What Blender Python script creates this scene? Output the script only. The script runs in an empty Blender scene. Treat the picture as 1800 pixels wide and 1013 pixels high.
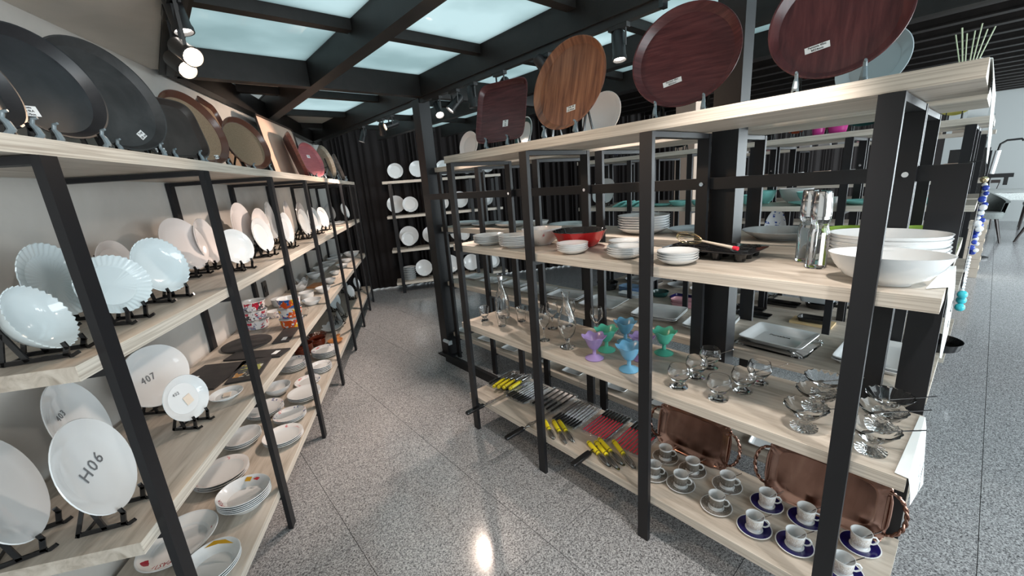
import bpy, math, random
from mathutils import Matrix, Vector
random.seed(7)
S = bpy.context.scene
COL = S.collection
PI = math.pi

# ------------------------------------------------------------------ camera
cam_d = bpy.data.cameras.new('camera'); cam = bpy.data.objects.new('camera', cam_d); COL.objects.link(cam)
cam_d.sensor_width = 36.0; cam_d.lens = 716.07/1800*36; cam_d.clip_start = 0.02; cam_d.clip_end = 100
RV, UV, FV = ((0.748699, -0.658886, -0.072929), (0.217732, 0.140508, 0.965842), (0.626133, 0.739004, -0.248659))
cam.matrix_world = Matrix(((RV[0], UV[0], -FV[0], 0.0), (RV[1], UV[1], -FV[1], 0.0), (RV[2], UV[2], -FV[2], 1.5), (0, 0, 0, 1)))
S.camera = cam

# ------------------------------------------------------------------ world, daylight, exposure
S.view_settings.view_transform = 'Standard'
try: S.view_settings.look = 'None'
except Exception: pass
S.view_settings.gamma = 1.0; S.view_settings.use_curve_mapping = False
S.view_settings.exposure = 0.88
w = bpy.data.worlds.new('sky'); S.world = w; w.use_nodes = True
bg = w.node_tree.nodes['Background']; bg.inputs[0].default_value = (0.80, 0.95, 1.0, 1); bg.inputs[1].default_value = 0.62

def area(name, loc, target, sx, sy, power, color):
    d = bpy.data.lights.new(name, 'AREA'); d.shape = 'RECTANGLE'; d.size = sx; d.size_y = sy; d.energy = power; d.color = color
    o = bpy.data.objects.new(name, d); COL.objects.link(o); o.location = loc
    o.rotation_euler = (Vector(target)-Vector(loc)).to_track_quat('-Z', 'Y').to_euler()
    return o
# daylight through the shop front behind the camera and further along the aisle
area('shopfront_daylight', (2.2, -3.3, 1.5), (2.2, 3, 1.2), 5.0, 2.3, 125, (0.88, 0.96, 1.0))
area('aisle_daylight', (8.6, -3.3, 1.5), (8.0, 3, 1.2), 5.0, 2.3, 320, (0.86, 0.96, 1.0))

def spot(name, loc, target, power, size=75, color=(1.0, 0.80, 0.66), blend=0.6, r=0.03):
    d = bpy.data.lights.new(name, 'SPOT'); d.energy = power; d.spot_size = math.radians(size); d.spot_blend = blend
    d.color = color; d.shadow_soft_size = r
    o = bpy.data.objects.new(name, d); COL.objects.link(o); o.location = loc
    o.rotation_euler = (Vector(target)-Vector(loc)).to_track_quat('-Z', 'Y').to_euler()

# ------------------------------------------------------------------ materials
def nt(name):
    m = bpy.data.materials.new(name); m.use_nodes = True
    return m, m.node_tree.nodes, m.node_tree.links, m.node_tree.nodes['Principled BSDF']
def P(name, col, rough=0.5, metal=0.0, **k):
    m, n, l, b = nt(name)
    b.inputs['Base Color'].default_value = (*col, 1); b.inputs['Roughness'].default_value = rough; b.inputs['Metallic'].default_value = metal
    for a, v in k.items(): b.inputs[a.replace('_', ' ')].default_value = v
    return m
def ramp(n, stops):
    r = n.new('ShaderNodeValToRGB')
    while len(r.color_ramp.elements) < len(stops): r.color_ramp.elements.new(0.5)
    for e, (p, c) in zip(r.color_ramp.elements, stops): e.position = p; e.color = (*c, 1)
    return r
def grain(name, stops, scale, rough=0.45, detail=6, coord='Object', bump=0.0, metal=0, nscale=3.0, spec=None):
    m, n, l, b = nt(name)
    tc = n.new('ShaderNodeTexCoord'); mp = n.new('ShaderNodeMapping'); mp.inputs['Scale'].default_value = scale
    no = n.new('ShaderNodeTexNoise'); no.inputs['Scale'].default_value = nscale; no.inputs['Detail'].default_value = detail; no.inputs['Roughness'].default_value = 0.6; no.inputs['Distortion'].default_value = 0.6
    l.new(tc.outputs[coord], mp.inputs[0]); l.new(mp.outputs[0], no.inputs[0])
    r = ramp(n, stops); l.new(no.outputs[0], r.inputs[0]); l.new(r.outputs[0], b.inputs['Base Color'])
    b.inputs['Roughness'].default_value = rough; b.inputs['Metallic'].default_value = metal
    if bump:
        bp = n.new('ShaderNodeBump'); bp.inputs['Strength'].default_value = bump; bp.inputs['Distance'].default_value = 0.002
        l.new(no.outputs[0], bp.inputs['Height']); l.new(bp.outputs[0], b.inputs['Normal'])
    return m
def granite():
    m, n, l, b = nt('polished_granite')
    g = n.new('ShaderNodeNewGeometry')
    v = n.new('ShaderNodeTexVoronoi'); v.inputs['Scale'].default_value = 260
    no = n.new('ShaderNodeTexNoise'); no.inputs['Scale'].default_value = 130; no.inputs['Detail'].default_value = 3
    l.new(g.outputs['Position'], v.inputs['Vector']); l.new(g.outputs['Position'], no.inputs['Vector'])
    sp = n.new('ShaderNodeSeparateColor'); l.new(v.outputs['Color'], sp.inputs[0])
    mx = n.new('ShaderNodeMath'); mx.operation = 'MULTIPLY_ADD'; mx.inputs[1].default_value = 0.45
    l.new(sp.outputs[0], mx.inputs[0]); 
    m2 = n.new('ShaderNodeMath'); m2.operation = 'MULTIPLY'; m2.inputs[1].default_value = 0.62; l.new(no.outputs[0], m2.inputs[0]); l.new(m2.outputs[0], mx.inputs[2])
    r = ramp(n, [(0.25, (0.05, 0.05, 0.055)), (0.40, (0.20, 0.20, 0.207)), (0.58, (0.36, 0.36, 0.368)), (0.78, (0.56, 0.565, 0.575))])
    l.new(mx.outputs[0], r.inputs[0]); l.new(r.outputs[0], b.inputs['Base Color']); b.inputs['Roughness'].default_value = 0.14
    b.inputs['Specular IOR Level'].default_value = 0.55
    return m
M = {}
M['granite'] = granite()
M['grout'] = P('grout', (0.10, 0.10, 0.105), 0.7)
M['oak'] = grain('pale_oak_laminate', [(0.28, (0.30, 0.255, 0.205)), (0.45, (0.47, 0.41, 0.345)), (0.6, (0.56, 0.50, 0.43)), (0.8, (0.66, 0.60, 0.53))], (0.9, 9, 9), 0.42)
M['oakedge'] = grain('pale_oak_edge', [(0.3, (0.42, 0.36, 0.30)), (0.55, (0.66, 0.60, 0.52)), (0.8, (0.78, 0.72, 0.65))], (0.8, 20, 60), 0.45)
M['steel'] = P('black_powder_coated_steel', (0.011, 0.011, 0.013), 0.45, Specular_IOR_Level=0.4)
M['beam'] = grain('dark_painted_beam_steel', [(0.3, (0.010, 0.0085, 0.008)), (0.7, (0.019, 0.016, 0.015))], (3, 3, 3), 0.5)
M['beam'].node_tree.nodes['Principled BSDF'].inputs['Specular IOR Level'].default_value = 0.3
M['wall'] = grain('greige_wall_paint', [(0.3, (0.50, 0.48, 0.45)), (0.7, (0.55, 0.53, 0.50))], (2, 2, 2), 0.85)
M['soffit'] = grain('beige_plaster', [(0.3, (0.68, 0.62, 0.55)), (0.7, (0.74, 0.67, 0.60))], (2, 2, 2), 0.9)
M['peach'] = P('peach_plaster', (0.75, 0.58, 0.47), 0.9)
M['greywall'] = P('grey_wall_paint', (0.42, 0.44, 0.44), 0.85)
M['white'] = P('white_porcelain', (0.74, 0.76, 0.77), 0.09, Coat_Weight=0.3, Coat_Roughness=0.03)
M['pinkwhite'] = P('warm_white_porcelain', (0.74, 0.70, 0.69), 0.1)
M['opal'] = P('opal_glass_white', (0.66, 0.74, 0.77), 0.08, Transmission_Weight=0.0, Coat_Weight=0.4)
M['greyglaze'] = P('grey_glazed_ceramic', (0.42, 0.44, 0.45), 0.15)
M['blackp'] = P('glossy_black_plastic', (0.012, 0.012, 0.013), 0.12)
M['hook'] = P('grey_glossy_plastic_hook', (0.20, 0.25, 0.28), 0.15)
M['clearp'] = P('smoky_clear_plastic', (0.55, 0.62, 0.66), 0.12, Coat_Weight=0.5)
M['blacktray'] = grain('black_non_slip_tray', [(0.3, (0.012, 0.013, 0.016)), (0.7, (0.030, 0.031, 0.035))], (4, 4, 4), 0.38)
M['greytray'] = grain('charcoal_non_slip_tray', [(0.3, (0.022, 0.024, 0.026)), (0.7, (0.060, 0.062, 0.064))], (3, 3, 3), 0.55)
M['browntray'] = grain('dark_brown_tray', [(0.3, (0.028, 0.022, 0.020)), (0.7, (0.055, 0.046, 0.042))], (3, 3, 3), 0.45)
M['cork'] = grain('tan_cork_mat', [(0.3, (0.24, 0.16, 0.10)), (0.7, (0.34, 0.24, 0.155))], (40, 40, 40), 0.7)
M['cork2'] = grain('olive_cork_mat', [(0.3, (0.16, 0.115, 0.07)), (0.7, (0.23, 0.17, 0.11))], (40, 40, 40), 0.6)
M['rimbrown'] = P('brown_lacquer_rim', (0.11, 0.045, 0.030), 0.22)
M['mahog'] = grain('mahogany_tray', [(0.3, (0.055, 0.014, 0.015)), (0.5, (0.095, 0.026, 0.027)), (0.72, (0.15, 0.046, 0.044))], (2, 22, 2), 0.3, nscale=3.5)
M['mahogv'] = grain('mahogany_tray_upright_grain', [(0.3, (0.055, 0.014, 0.015)), (0.5, (0.09, 0.024, 0.025)), (0.72, (0.14, 0.042, 0.040))], (18, 2, 2), 0.3, nscale=3.5)
M['walnut'] = grain('walnut_tray', [(0.3, (0.09, 0.030, 0.014)), (0.5, (0.25, 0.095, 0.045)), (0.72, (0.42, 0.18, 0.09))], (18, 1.2, 2), 0.3, nscale=3.0)
M['pinktray'] = grain('pink_woven_tray', [(0.3, (0.26, 0.07, 0.085)), (0.7, (0.42, 0.14, 0.155))], (2, 40, 2), 0.4)
M['creamtray'] = grain('cream_marbled_tray', [(0.3, (0.52, 0.44, 0.34)), (0.6, (0.74, 0.68, 0.58))], (1, 9, 1), 0.35)
M['taupetray'] = grain('taupe_striped_tray', [(0.35, (0.22, 0.17, 0.15)), (0.65, (0.42, 0.34, 0.31))], (1, 14, 1), 0.4)
M['peachtray'] = P('peach_melamine_board', (0.68, 0.50, 0.40), 0.5)
M['cream'] = P('cream_wood', (0.72, 0.62, 0.52), 0.6)
M['label'] = P('white_paper_label', (0.85, 0.87, 0.88), 0.7)
M['ink'] = P('black_ink', (0.02, 0.02, 0.022), 0.6)
M['redink'] = P('red_glaze_lettering', (0.38, 0.03, 0.04), 0.25)
M['marker'] = P('grey_marker_ink', (0.15, 0.16, 0.17), 0.5)
M['paper'] = P('hanging_white_paper', (0.82, 0.86, 0.86), 0.6)
def thin_glass(name, tint, lo, hi, rough=0.0, blend=0.35, bump=0):
    """thin walled glass: mostly see-through face on, mirror-like towards grazing angles"""
    m = bpy.data.materials.new(name); m.use_nodes = True; n = m.node_tree.nodes; l = m.node_tree.links; n.clear()
    o = n.new('ShaderNodeOutputMaterial'); t = n.new('ShaderNodeBsdfTransparent'); g = n.new('ShaderNodeBsdfGlossy'); mx = n.new('ShaderNodeMixShader')
    lw = n.new('ShaderNodeLayerWeight'); lw.inputs['Blend'].default_value = blend; mr = n.new('ShaderNodeMapRange'); mr.inputs['To Min'].default_value = lo; mr.inputs['To Max'].default_value = hi
    t.inputs[0].default_value = (*tint, 1); g.inputs['Roughness'].default_value = rough; g.inputs[0].default_value = (0.95, 0.97, 0.97, 1)
    if bump:
        no = n.new('ShaderNodeTexNoise'); no.inputs['Scale'].default_value = bump; bp = n.new('ShaderNodeBump'); bp.inputs['Strength'].default_value = 0.5; bp.inputs['Distance'].default_value = 0.003
        l.new(no.outputs[0], bp.inputs['Height']); l.new(bp.outputs[0], g.inputs['Normal']); l.new(bp.outputs[0], lw.inputs['Normal'])
    l.new(lw.outputs['Facing'], mr.inputs['Value']); l.new(mr.outputs[0], mx.inputs[0]); l.new(t.outputs[0], mx.inputs[1]); l.new(g.outputs[0], mx.inputs[2]); l.new(mx.outputs[0], o.inputs[0])
    return m
M['glass'] = P('clear_glass', (1, 1, 1), 0.0, Transmission_Weight=1.0, IOR=1.38)
M['cutglass'] = P('moulded_glass', (1, 1, 1), 0.02, Transmission_Weight=1.0, IOR=1.42)
M['film'] = thin_glass('clear_blister_film', (0.93, 0.95, 0.97), 0.10, 0.5, 0.10, 0.4, 60)
for nm, c in dict(purple=(0.44, 0.33, 0.66), green=(0.14, 0.66, 0.48), blue=(0.20, 0.50, 0.74)).items():
    M['fg_'+nm] = P(nm+'_frosted_glass', c, 0.22, Transmission_Weight=0.25, IOR=1.4)
M['chrome'] = P('chrome', (0.78, 0.78, 0.79), 0.06, 1.0)
M['satin'] = P('stainless_steel', (0.60, 0.60, 0.61), 0.2, 1.0)
M['copper'] = grain('antique_copper', [(0.3, (0.17, 0.085, 0.062)), (0.6, (0.30, 0.165, 0.125)), (0.8, (0.46, 0.29, 0.22))], (4, 0.8, 1), 0.2, metal=1.0, nscale=2.5)
M['copperd'] = P('antique_copper_relief', (0.36, 0.21, 0.165), 0.2, 1.0)
M['gold'] = P('brass_wire', (0.75, 0.62, 0.38), 0.22, 1.0)
M['redenamel'] = P('red_enamel', (0.42, 0.012, 0.014), 0.1)
M['blackenamel'] = P('black_enamel', (0.015, 0.015, 0.016), 0.07)
M['redplastic'] = P('red_plastic', (0.7, 0.03, 0.06), 0.3)
M['teal'] = P('teal_ceramic', (0.27, 0.66, 0.62), 0.15)
M['limegreen'] = P('lime_green_glaze', (0.33, 0.50, 0.06), 0.15)
M['yellow'] = P('yellow_plastic_handle', (0.80, 0.66, 0.02), 0.3)
M['navy'] = P('navy_glaze', (0.012, 0.010, 0.085), 0.12)
M['taupeglaze'] = grain('taupe_dotted_glaze', [(0.42, (0.17, 0.155, 0.135)), (0.60, (0.20, 0.18, 0.16)), (0.66, (0.6, 0.6, 0.58))], (30, 30, 30), 0.2, nscale=8)
M['goldprint'] = grain('gold_garland_print', [(0.45, (0.80, 0.80, 0.80)), (0.52, (0.42, 0.33, 0.24)), (0.6, (0.80, 0.80, 0.80))], (30, 30, 30), 0.12, nscale=9)
M['floral'] = grain('rose_print_porcelain', [(0.30, (0.45, 0.05, 0.08)), (0.36, (0.80, 0.78, 0.77)), (0.62, (0.80, 0.78, 0.77)), (0.70, (0.60, 0.16, 0.18))], (1, 1, 1), 0.12, nscale=22)
def multi(name, stops, sc):
    m, n, l, b = nt(name)
    tc = n.new('ShaderNodeTexCoord'); v = n.new('ShaderNodeTexVoronoi'); v.inputs['Scale'].default_value = sc
    no = n.new('ShaderNodeTexNoise'); no.inputs['Scale'].default_value = sc*1.2
    av = n.new('ShaderNodeMix'); av.data_type = 'VECTOR'; av.inputs[0].default_value = 0.12
    l.new(tc.outputs['Object'], av.inputs[4]); l.new(no.outputs['Color'], av.inputs[5]); l.new(tc.outputs['Object'], no.inputs[0]); l.new(av.outputs[1], v.inputs['Vector'])
    sp = n.new('ShaderNodeSeparateColor'); l.new(v.outputs['Color'], sp.inputs[0])
    r = ramp(n, stops); r.color_ramp.interpolation = 'CONSTANT'; l.new(sp.outputs[0], r.inputs[0]); l.new(r.outputs[0], b.inputs['Base Color']); b.inputs['Roughness'].default_value = 0.15
    return m
M['patA'] = multi('red_and_black_leaf_print', [(0, (0.8, 0.78, 0.78)), (0.45, (0.5, 0.02, 0.05)), (0.62, (0.05, 0.05, 0.06)), (0.74, (0.8, 0.78, 0.78)), (0.9, (0.25, 0.25, 0.35))], 34)
M['patB'] = multi('orange_blue_yellow_flower_print', [(0, (0.72, 0.12, 0.02)), (0.35, (0.02, 0.12, 0.40)), (0.6, (0.85, 0.6, 0.02)), (0.72, (0.8, 0.8, 0.8)), (0.88, (0.70, 0.10, 0.02))], 26)
M['patC'] = multi('small_flower_print', [(0, (0.8, 0.78, 0.78)), (0.6, (0.65, 0.25, 0.25)), (0.7, (0.8, 0.8, 0.8)), (0.86, (0.2, 0.22, 0.35))], 40)
M['pasta'] = multi('harvest_print', [(0, (0.8, 0.8, 0.79)), (0.55, (0.70, 0.55, 0.16)), (0.66, (0.8, 0.8, 0.79)), (0.78, (0.35, 0.03, 0.05)), (0.86, (0.8, 0.8, 0.79))], 16)
M['bluepat'] = multi('blue_floral_print', [(0, (0.75, 0.78, 0.82)), (0.4, (0.03, 0.08, 0.35)), (0.75, (0.75, 0.78, 0.82))], 22)
M['mosaic'] = multi('brown_mosaic_print', [(0, (0.10, 0.03, 0.02)), (0.5, (0.5, 0.42, 0.36)), (0.7, (0.14, 0.05, 0.03))], 40)
M['terracotta'] = P('glazed_terracotta', (0.13, 0.025, 0.012), 0.12)
M['orangewood'] = grain('orange_wood', [(0.3, (0.45, 0.17, 0.05)), (0.7, (0.62, 0.27, 0.09))], (2, 12, 2), 0.4)
M['slate'] = grain('black_slate', [(0.3, (0.022, 0.020, 0.021)), (0.7, (0.045, 0.041, 0.041))], (5, 5, 5), 0.6)
M['mustard'] = P('mustard_print', (0.50, 0.28, 0.02), 0.2)
M['fruitprint'] = multi('fruit_print', [(0, (0.045, 0.042, 0.042)), (0.55, (0.35, 0.36, 0.10)), (0.7, (0.6, 0.58, 0.5)), (0.85, (0.4, 0.2, 0.05))], 20)
M['pinkcer'] = P('pink_ceramic', (0.62, 0.32, 0.36), 0.2)
M['bluecer'] = P('light_blue_ceramic', (0.28, 0.45, 0.68), 0.2)
M['darkgreen'] = P('dark_green_glaze', (0.02, 0.07, 0.065), 0.2)
M['magenta'] = P('magenta_plastic', (0.62, 0.05, 0.30), 0.3)
M['orange'] = P('burnt_orange_enamel', (0.42, 0.09, 0.04), 0.2)
M['yellowc'] = P('yellow_card', (0.72, 0.62, 0.16), 0.6)
M['bamboo'] = P('bamboo_board', (0.58, 0.42, 0.22), 0.5)
M['beadb'] = P('cobalt_bead', (0.02, 0.05, 0.35), 0.1)
M['beadw'] = P('white_bead', (0.7, 0.75, 0.8), 0.1)
M['beadt'] = P('turquoise_bead', (0.05, 0.50, 0.60), 0.1)
M['reed'] = P('pale_green_reed', (0.60, 0.66, 0.45), 0.5)
M['fabric'] = grain('grey_chair_fabric', [(0.3, (0.13, 0.145, 0.14)), (0.7, (0.19, 0.205, 0.20))], (20, 20, 20), 0.9)
M['lace'] = grain('white_lace_cloth', [(0.4, (0.52, 0.55, 0.54)), (0.6, (0.75, 0.78, 0.77))], (30, 30, 30), 0.9)
M['darkwood'] = P('dark_wood', (0.03, 0.022, 0.02), 0.4)
M['outlet'] = P('black_wall_socket', (0.02, 0.02, 0.02), 0.3)
M['blackmetal'] = P('matt_black_lamp_metal', (0.014, 0.014, 0.015), 0.45)
def emit(name, col, st):
    m, n, l, b = nt(name); b.inputs['Base Color'].default_value = (*col, 1)
    b.inputs['Emission Color'].default_value = (*col, 1); b.inputs['Emission Strength'].default_value = st
    return m
M['lampwarm'] = emit('lit_warm_lamp', (1.0, 0.78, 0.55), 14)
M['lampwhite'] = emit('lit_white_lamp', (1.0, 0.92, 0.84), 7)
M['lampoff'] = P('lamp_lens', (0.7, 0.7, 0.7), 0.2)
def curtain_mat():
    m, n, l, b = nt('black_pleated_fabric'); b.inputs['Base Color'].default_value = (0.012, 0.009, 0.009, 1); b.inputs['Roughness'].default_value = 0.8; b.inputs['Specular IOR Level'].default_value = 0.3
    return m
M['curtain'] = curtain_mat()
def pane_mat():
    m = bpy.data.materials.new('frosted_skylight_glass'); m.use_nodes = True; n = m.node_tree.nodes; l = m.node_tree.links; n.clear()
    o = n.new('ShaderNodeOutputMaterial'); t = n.new('ShaderNodeBsdfTranslucent'); g = n.new('ShaderNodeBsdfGlossy'); mx = n.new('ShaderNodeMixShader'); mx.inputs[0].default_value = 0.06
    ge = n.new('ShaderNodeNewGeometry'); no = n.new('ShaderNodeTexNoise'); no.inputs['Scale'].default_value = 1.3; no.inputs['Detail'].default_value = 4
    r = ramp(n, [(0.35, (0.62, 0.70, 0.70)), (0.6, (0.86, 0.93, 0.93))])
    l.new(ge.outputs['Position'], no.inputs['Vector']); l.new(no.outputs[0], r.inputs[0]); l.new(r.outputs[0], t.inputs[0])
    g.inputs['Roughness'].default_value = 0.05
    l.new(t.outputs[0], mx.inputs[1]); l.new(g.outputs[0], mx.inputs[2]); l.new(mx.outputs[0], o.inputs[0])
    return m
M['pane'] = pane_mat()

# ------------------------------------------------------------------ geometry helpers
class G:
    def __init__(s): s.v = []; s.f = []; s.m = []
    def quad_box(s, x0, x1, y0, y1, z0, z1, T=None, mi=0):
        b = len(s.v)
        for x, y, z in ((x0, y0, z0), (x1, y0, z0), (x1, y1, z0), (x0, y1, z0), (x0, y0, z1), (x1, y0, z1), (x1, y1, z1), (x0, y1, z1)):
            s.v.append(tuple(T @ Vector((x, y, z))) if T else (x, y, z))
        for f in ((0, 3, 2, 1), (4, 5, 6, 7), (0, 1, 5, 4), (1, 2, 6, 5), (2, 3, 7, 6), (3, 0, 4, 7)): s.f.append([b+i for i in f]); s.m.append(mi)
        return s
    def box(s, c, d, T=None, mi=0): return s.quad_box(c[0]-d[0]/2, c[0]+d[0]/2, c[1]-d[1]/2, c[1]+d[1]/2, c[2]-d[2]/2, c[2]+d[2]/2, T, mi)
    def bar(s, p, q, w, t, side=(1, 0, 0), mi=0):
        p = Vector(p); q = Vector(q); d = (q-p); L = d.length; d.normalize(); a = Vector(side); a = (a-d*a.dot(d)).normalized(); c = d.cross(a)
        T = Matrix(((a.x, c.x, d.x, p.x), (a.y, c.y, d.y, p.y), (a.z, c.z, d.z, p.z), (0, 0, 0, 1)))
        return s.quad_box(-w/2, w/2, -t/2, t/2, 0, L, T, mi)
    def tube(s, pts, r, seg=8, mi=0, closed=False, caps=True):
        pts = [Vector(p) for p in pts]; n = len(pts); b = len(s.v); prev = None
        for i, p in enumerate(pts):
            if closed: d = pts[(i+1) % n]-pts[i-1]
            else: d = pts[min(i+1, n-1)]-pts[max(i-1, 0)]
            if d.length < 1e-9: d = Vector((0, 0, 1))
            d.normalize()
            if prev is None:
                a = d.orthogonal().normalized()
            else:
                a = prev-d*prev.dot(d); a = a.normalized() if a.length > 1e-6 else d.orthogonal().normalized()
            prev = a; c = d.cross(a); rr = r[i] if isinstance(r, (list, tuple)) else r
            for k in range(seg):
                t = 2*PI*k/seg; s.v.append(tuple(p+(a*math.cos(t)+c*math.sin(t))*rr))
        m = n if closed else n-1
        for i in range(m):
            j = (i+1) % n
            for k in range(seg):
                k2 = (k+1) % seg; s.f.append([b+i*seg+k, b+i*seg+k2, b+j*seg+k2, b+j*seg+k]); s.m.append(mi)
        if caps and not closed:
            s.f.append([b+k for k in range(seg)][::-1]); s.m.append(mi); s.f.append([b+(n-1)*seg+k for k in range(seg)]); s.m.append(mi)
        return s
    def rings(s, rs, seg=40, n=2.0, a=1.0, b=1.0, flute=None, mi=0, mfun=None, inset=False):
        """rs: list of (r, z[, wave]); r is a fraction (or inset distance); closed solid of rings, poles at r==0 allowed"""
        idx = []
        for e in rs:
            r, z = e[0], e[1]; wv = e[2] if len(e) > 2 else 0.0
            if (not inset and r <= 1e-6) or (inset and r is None):
                idx.append([len(s.v)]); s.v.append((0, 0, z)); continue
            row = []
            for k in range(seg):
                t = 2*PI*k/seg; c, q = math.cos(t), math.sin(t)
                x = math.copysign(abs(c)**(2/n), c); y = math.copysign(abs(q)**(2/n), q)
                f = 1.0; zz = z
                if flute and wv: f += wv*flute[1]*math.cos(flute[0]*t); zz += wv*flute[2]*math.cos(flute[0]*t)
                if inset: X = x*(a-r)*f; Y = y*(b-r)*f
                else: X = x*a*r*f; Y = y*b*r*f
                row.append(len(s.v)); s.v.append((X, Y, zz))
            idx.append(row)
        for i in range(len(idx)-1):
            A, B = idx[i], idx[i+1]; mm = mfun(i) if mfun else mi
            if len(A) == 1 and len(B) == 1: continue
            for k in range(seg):
                k2 = (k+1) % seg
                if len(A) == 1: s.f.append([A[0], B[k2], B[k]])
                elif len(B) == 1: s.f.append([A[k], A[k2], B[0]])
                else: s.f.append([A[k], A[k2], B[k2], B[k]])
                s.m.append(mm)
        return s
    def prism(s, poly, z0, z1, T=None, mi=0):
        b = len(s.v); n = len(poly)
        for z in (z0, z1):
            for x, y in poly: s.v.append(tuple(T @ Vector((x, y, z))) if T else (x, y, z))
        s.f.append([b+i for i in range(n)][::-1]); s.f.append([b+n+i for i in range(n)]); s.m += [mi, mi]
        for i in range(n):
            j = (i+1) % n; s.f.append([b+i, b+j, b+n+j, b+n+i]); s.m.append(mi)
        return s
    def mesh(s, name, mats, smooth=False):
        me = bpy.data.meshes.new(name); me.from_pydata(s.v, [], s.f)
        for m in (mats if isinstance(mats, (list, tuple)) else [mats]): me.materials.append(M[m])
        me.polygons.foreach_set('material_index', s.m)
        if smooth:
            me.polygons.foreach_set('use_smooth', [True]*len(s.f))
            try: me.set_sharp_from_angle(angle=math.radians(38))
            except Exception: pass
        me.update(); return me

def setp(o, label=None, cat=None, group=None, kind=None):
    if label: o['label'] = label
    if cat: o['category'] = cat
    if group: o['group'] = group
    if kind: o['kind'] = kind
    return o
def place(o, loc=(0, 0, 0), rz=0.0, mat=None, scale=None):
    if mat is not None: o.matrix_world = mat
    else:
        o.location = loc; o.rotation_euler = (0, 0, rz)
    if scale: o.scale = scale
    return o
def obj(name, me, parent=None, **k):
    o = bpy.data.objects.new(name, me); COL.objects.link(o)
    if parent: o.parent = parent
    return setp(o, **k)
def empty(name, label, cat, loc=(0, 0, 0), rz=0.0, group=None, mat=None):
    o = bpy.data.objects.new(name, None); o.empty_display_size = 0.05; COL.objects.link(o)
    place(o, loc, rz, mat); return setp(o, label, cat, group)
def struct(name, me, parent=None): return obj(name, me, parent, kind='structure' if parent is None else None)
def text_mesh(s, size, mat, depth=0.0004, spacing=1.0):
    cu = bpy.data.curves.new('lettering', 'FONT'); cu.body = s; cu.size = size; cu.extrude = depth; cu.align_x = 'CENTER'; cu.align_y = 'CENTER'; cu.resolution_u = 2; cu.space_character = spacing
    t = bpy.data.objects.new('tmp', cu); COL.objects.link(t)
    bpy.context.view_layer.update()
    me = bpy.data.meshes.new_from_object(t.evaluated_get(bpy.context.evaluated_depsgraph_get()))
    bpy.data.objects.remove(t); me.materials.clear(); me.materials.append(M[mat]); return me
ORD = ['lowest', 'second from the bottom', 'third from the bottom', 'fourth from the bottom', 'fifth from the bottom', 'sixth from the bottom', 'seventh from the bottom']
NTH = ['first', 'second', 'third', 'fourth', 'fifth', 'sixth', 'seventh', 'eighth', 'ninth', 'tenth', 'eleventh', 'twelfth']
R = math.radians

# left rack frame: origin at the foot of a front post, s along the rack (away), t towards the wall
PLX, PLY = (0.176705, 1.969979)
DLX, DLY = (0.471844, 0.881682)
def L(s, t, z=0.0): return (PLX+DLX*s-DLY*t, PLY+DLY*s+DLX*t, z)
LA = math.atan2(DLY, DLX)
TL = Matrix.Translation((PLX, PLY, 0)) @ Matrix.Rotation(LA, 4, 'Z')      # local x = s, local y = t
# back rack frame
BOX, BOY = 2.658, 5.666; DBX, DBY = (0.886298, -0.463115)
BAng = math.atan2(DBY, DBX)
TB = Matrix.Translation((BOX, BOY, 0)) @ Matrix.Rotation(BAng, 4, 'Z')    # local x = along, local y = towards the curtain
def B(u, d, z=0.0): v = TB @ Vector((u, d, z)); return (v.x, v.y, v.z)
TR = Matrix.Rotation(PI/2, 4, 'Z')                                        # local x = world Y, local y = -world X

# ------------------------------------------------------------------ floor of polished granite tiles
fl = struct('floor', G().quad_box(-4, 15, -3.4, 9, -0.06, -0.006).mesh('floor_bed', 'grout'))
tile = G().quad_box(0.0012, 0.5988, 0.0012, 0.5988, -0.0055, 0.0).mesh('tile', 'granite')
far = G()
for i in range(-7, 25):
    for j in range(-5, 15):
        x = 0.372+0.6*i; y = -0.165+0.6*j
        if -0.9 < x < 5.6 and -1.0 < y < 6.6:
            o = obj('floor_tile', tile, fl); o.location = (x, y, 0)
        elif -4.1 < x < 14.5 and -3.4 < y < 8.5:
            far.quad_box(x+0.0012, x+0.5988, y+0.0012, y+0.5988, -0.0055, 0.0)
obj('floor_tile', far.mesh('far_tiles', 'granite'), fl, kind='stuff')

# ------------------------------------------------------------------ walls
struct('wall_left', G().quad_box(-6.0, 5.10, 0.485, 0.6, 0, 2.75, TL).mesh('wall_left', 'wall'))
struct('wall_front', G().quad_box(-4, 14, -3.65, -3.5, 2.55, 3.0).quad_box(-4, -0.8, -3.65, -3.5, 0, 2.55).quad_box(4.8, 5.5, -3.65, -3.5, 0, 2.55).quad_box(11.4, 14, -3.65, -3.5, 0, 2.55).mesh('wall_front', 'wall'))
struct('wall_right', G().quad_box(13.2, 13.35, -3.5, 3.2, 0, 3.2).mesh('wall_right', 'greywall'))
# pleated black curtain in front of the back wall
g = G(); pts = []
u = -0.97
k = 0
while u < 9.5:
    wd = random.choice([0.028, 0.036, 0.045, 0.06, 0.075]); dp = random.uniform(0.012, 0.038)
    for q in range(6):
        t = q/6; pts.append((u+wd*2*t, 0.46-dp*math.sin(2*PI*t)))
    u += wd*2
for i, (x, y) in enumerate(pts):
    g.v.append((x, y, 0.012)); g.v.append((x, y, 2.75))
    if i: g.f.append([2*i-2, 2*i, 2*i+1, 2*i-1]); g.m.append(0)
cu = struct('curtain_back', g.mesh('curtain', 'curtain', True)); cu.matrix_world = TB
g = G(); b0 = None
for i, (x, y) in enumerate(pts):
    g.v.append((x, y-0.006, 0.0)); g.v.append((x, y-0.006, 0.018))
    if i: g.f.append([2*i-2, 2*i, 2*i+1, 2*i-1]); g.m.append(0)
o = obj('curtain_hem', g.mesh('hem', 'label'), cu)
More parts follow.
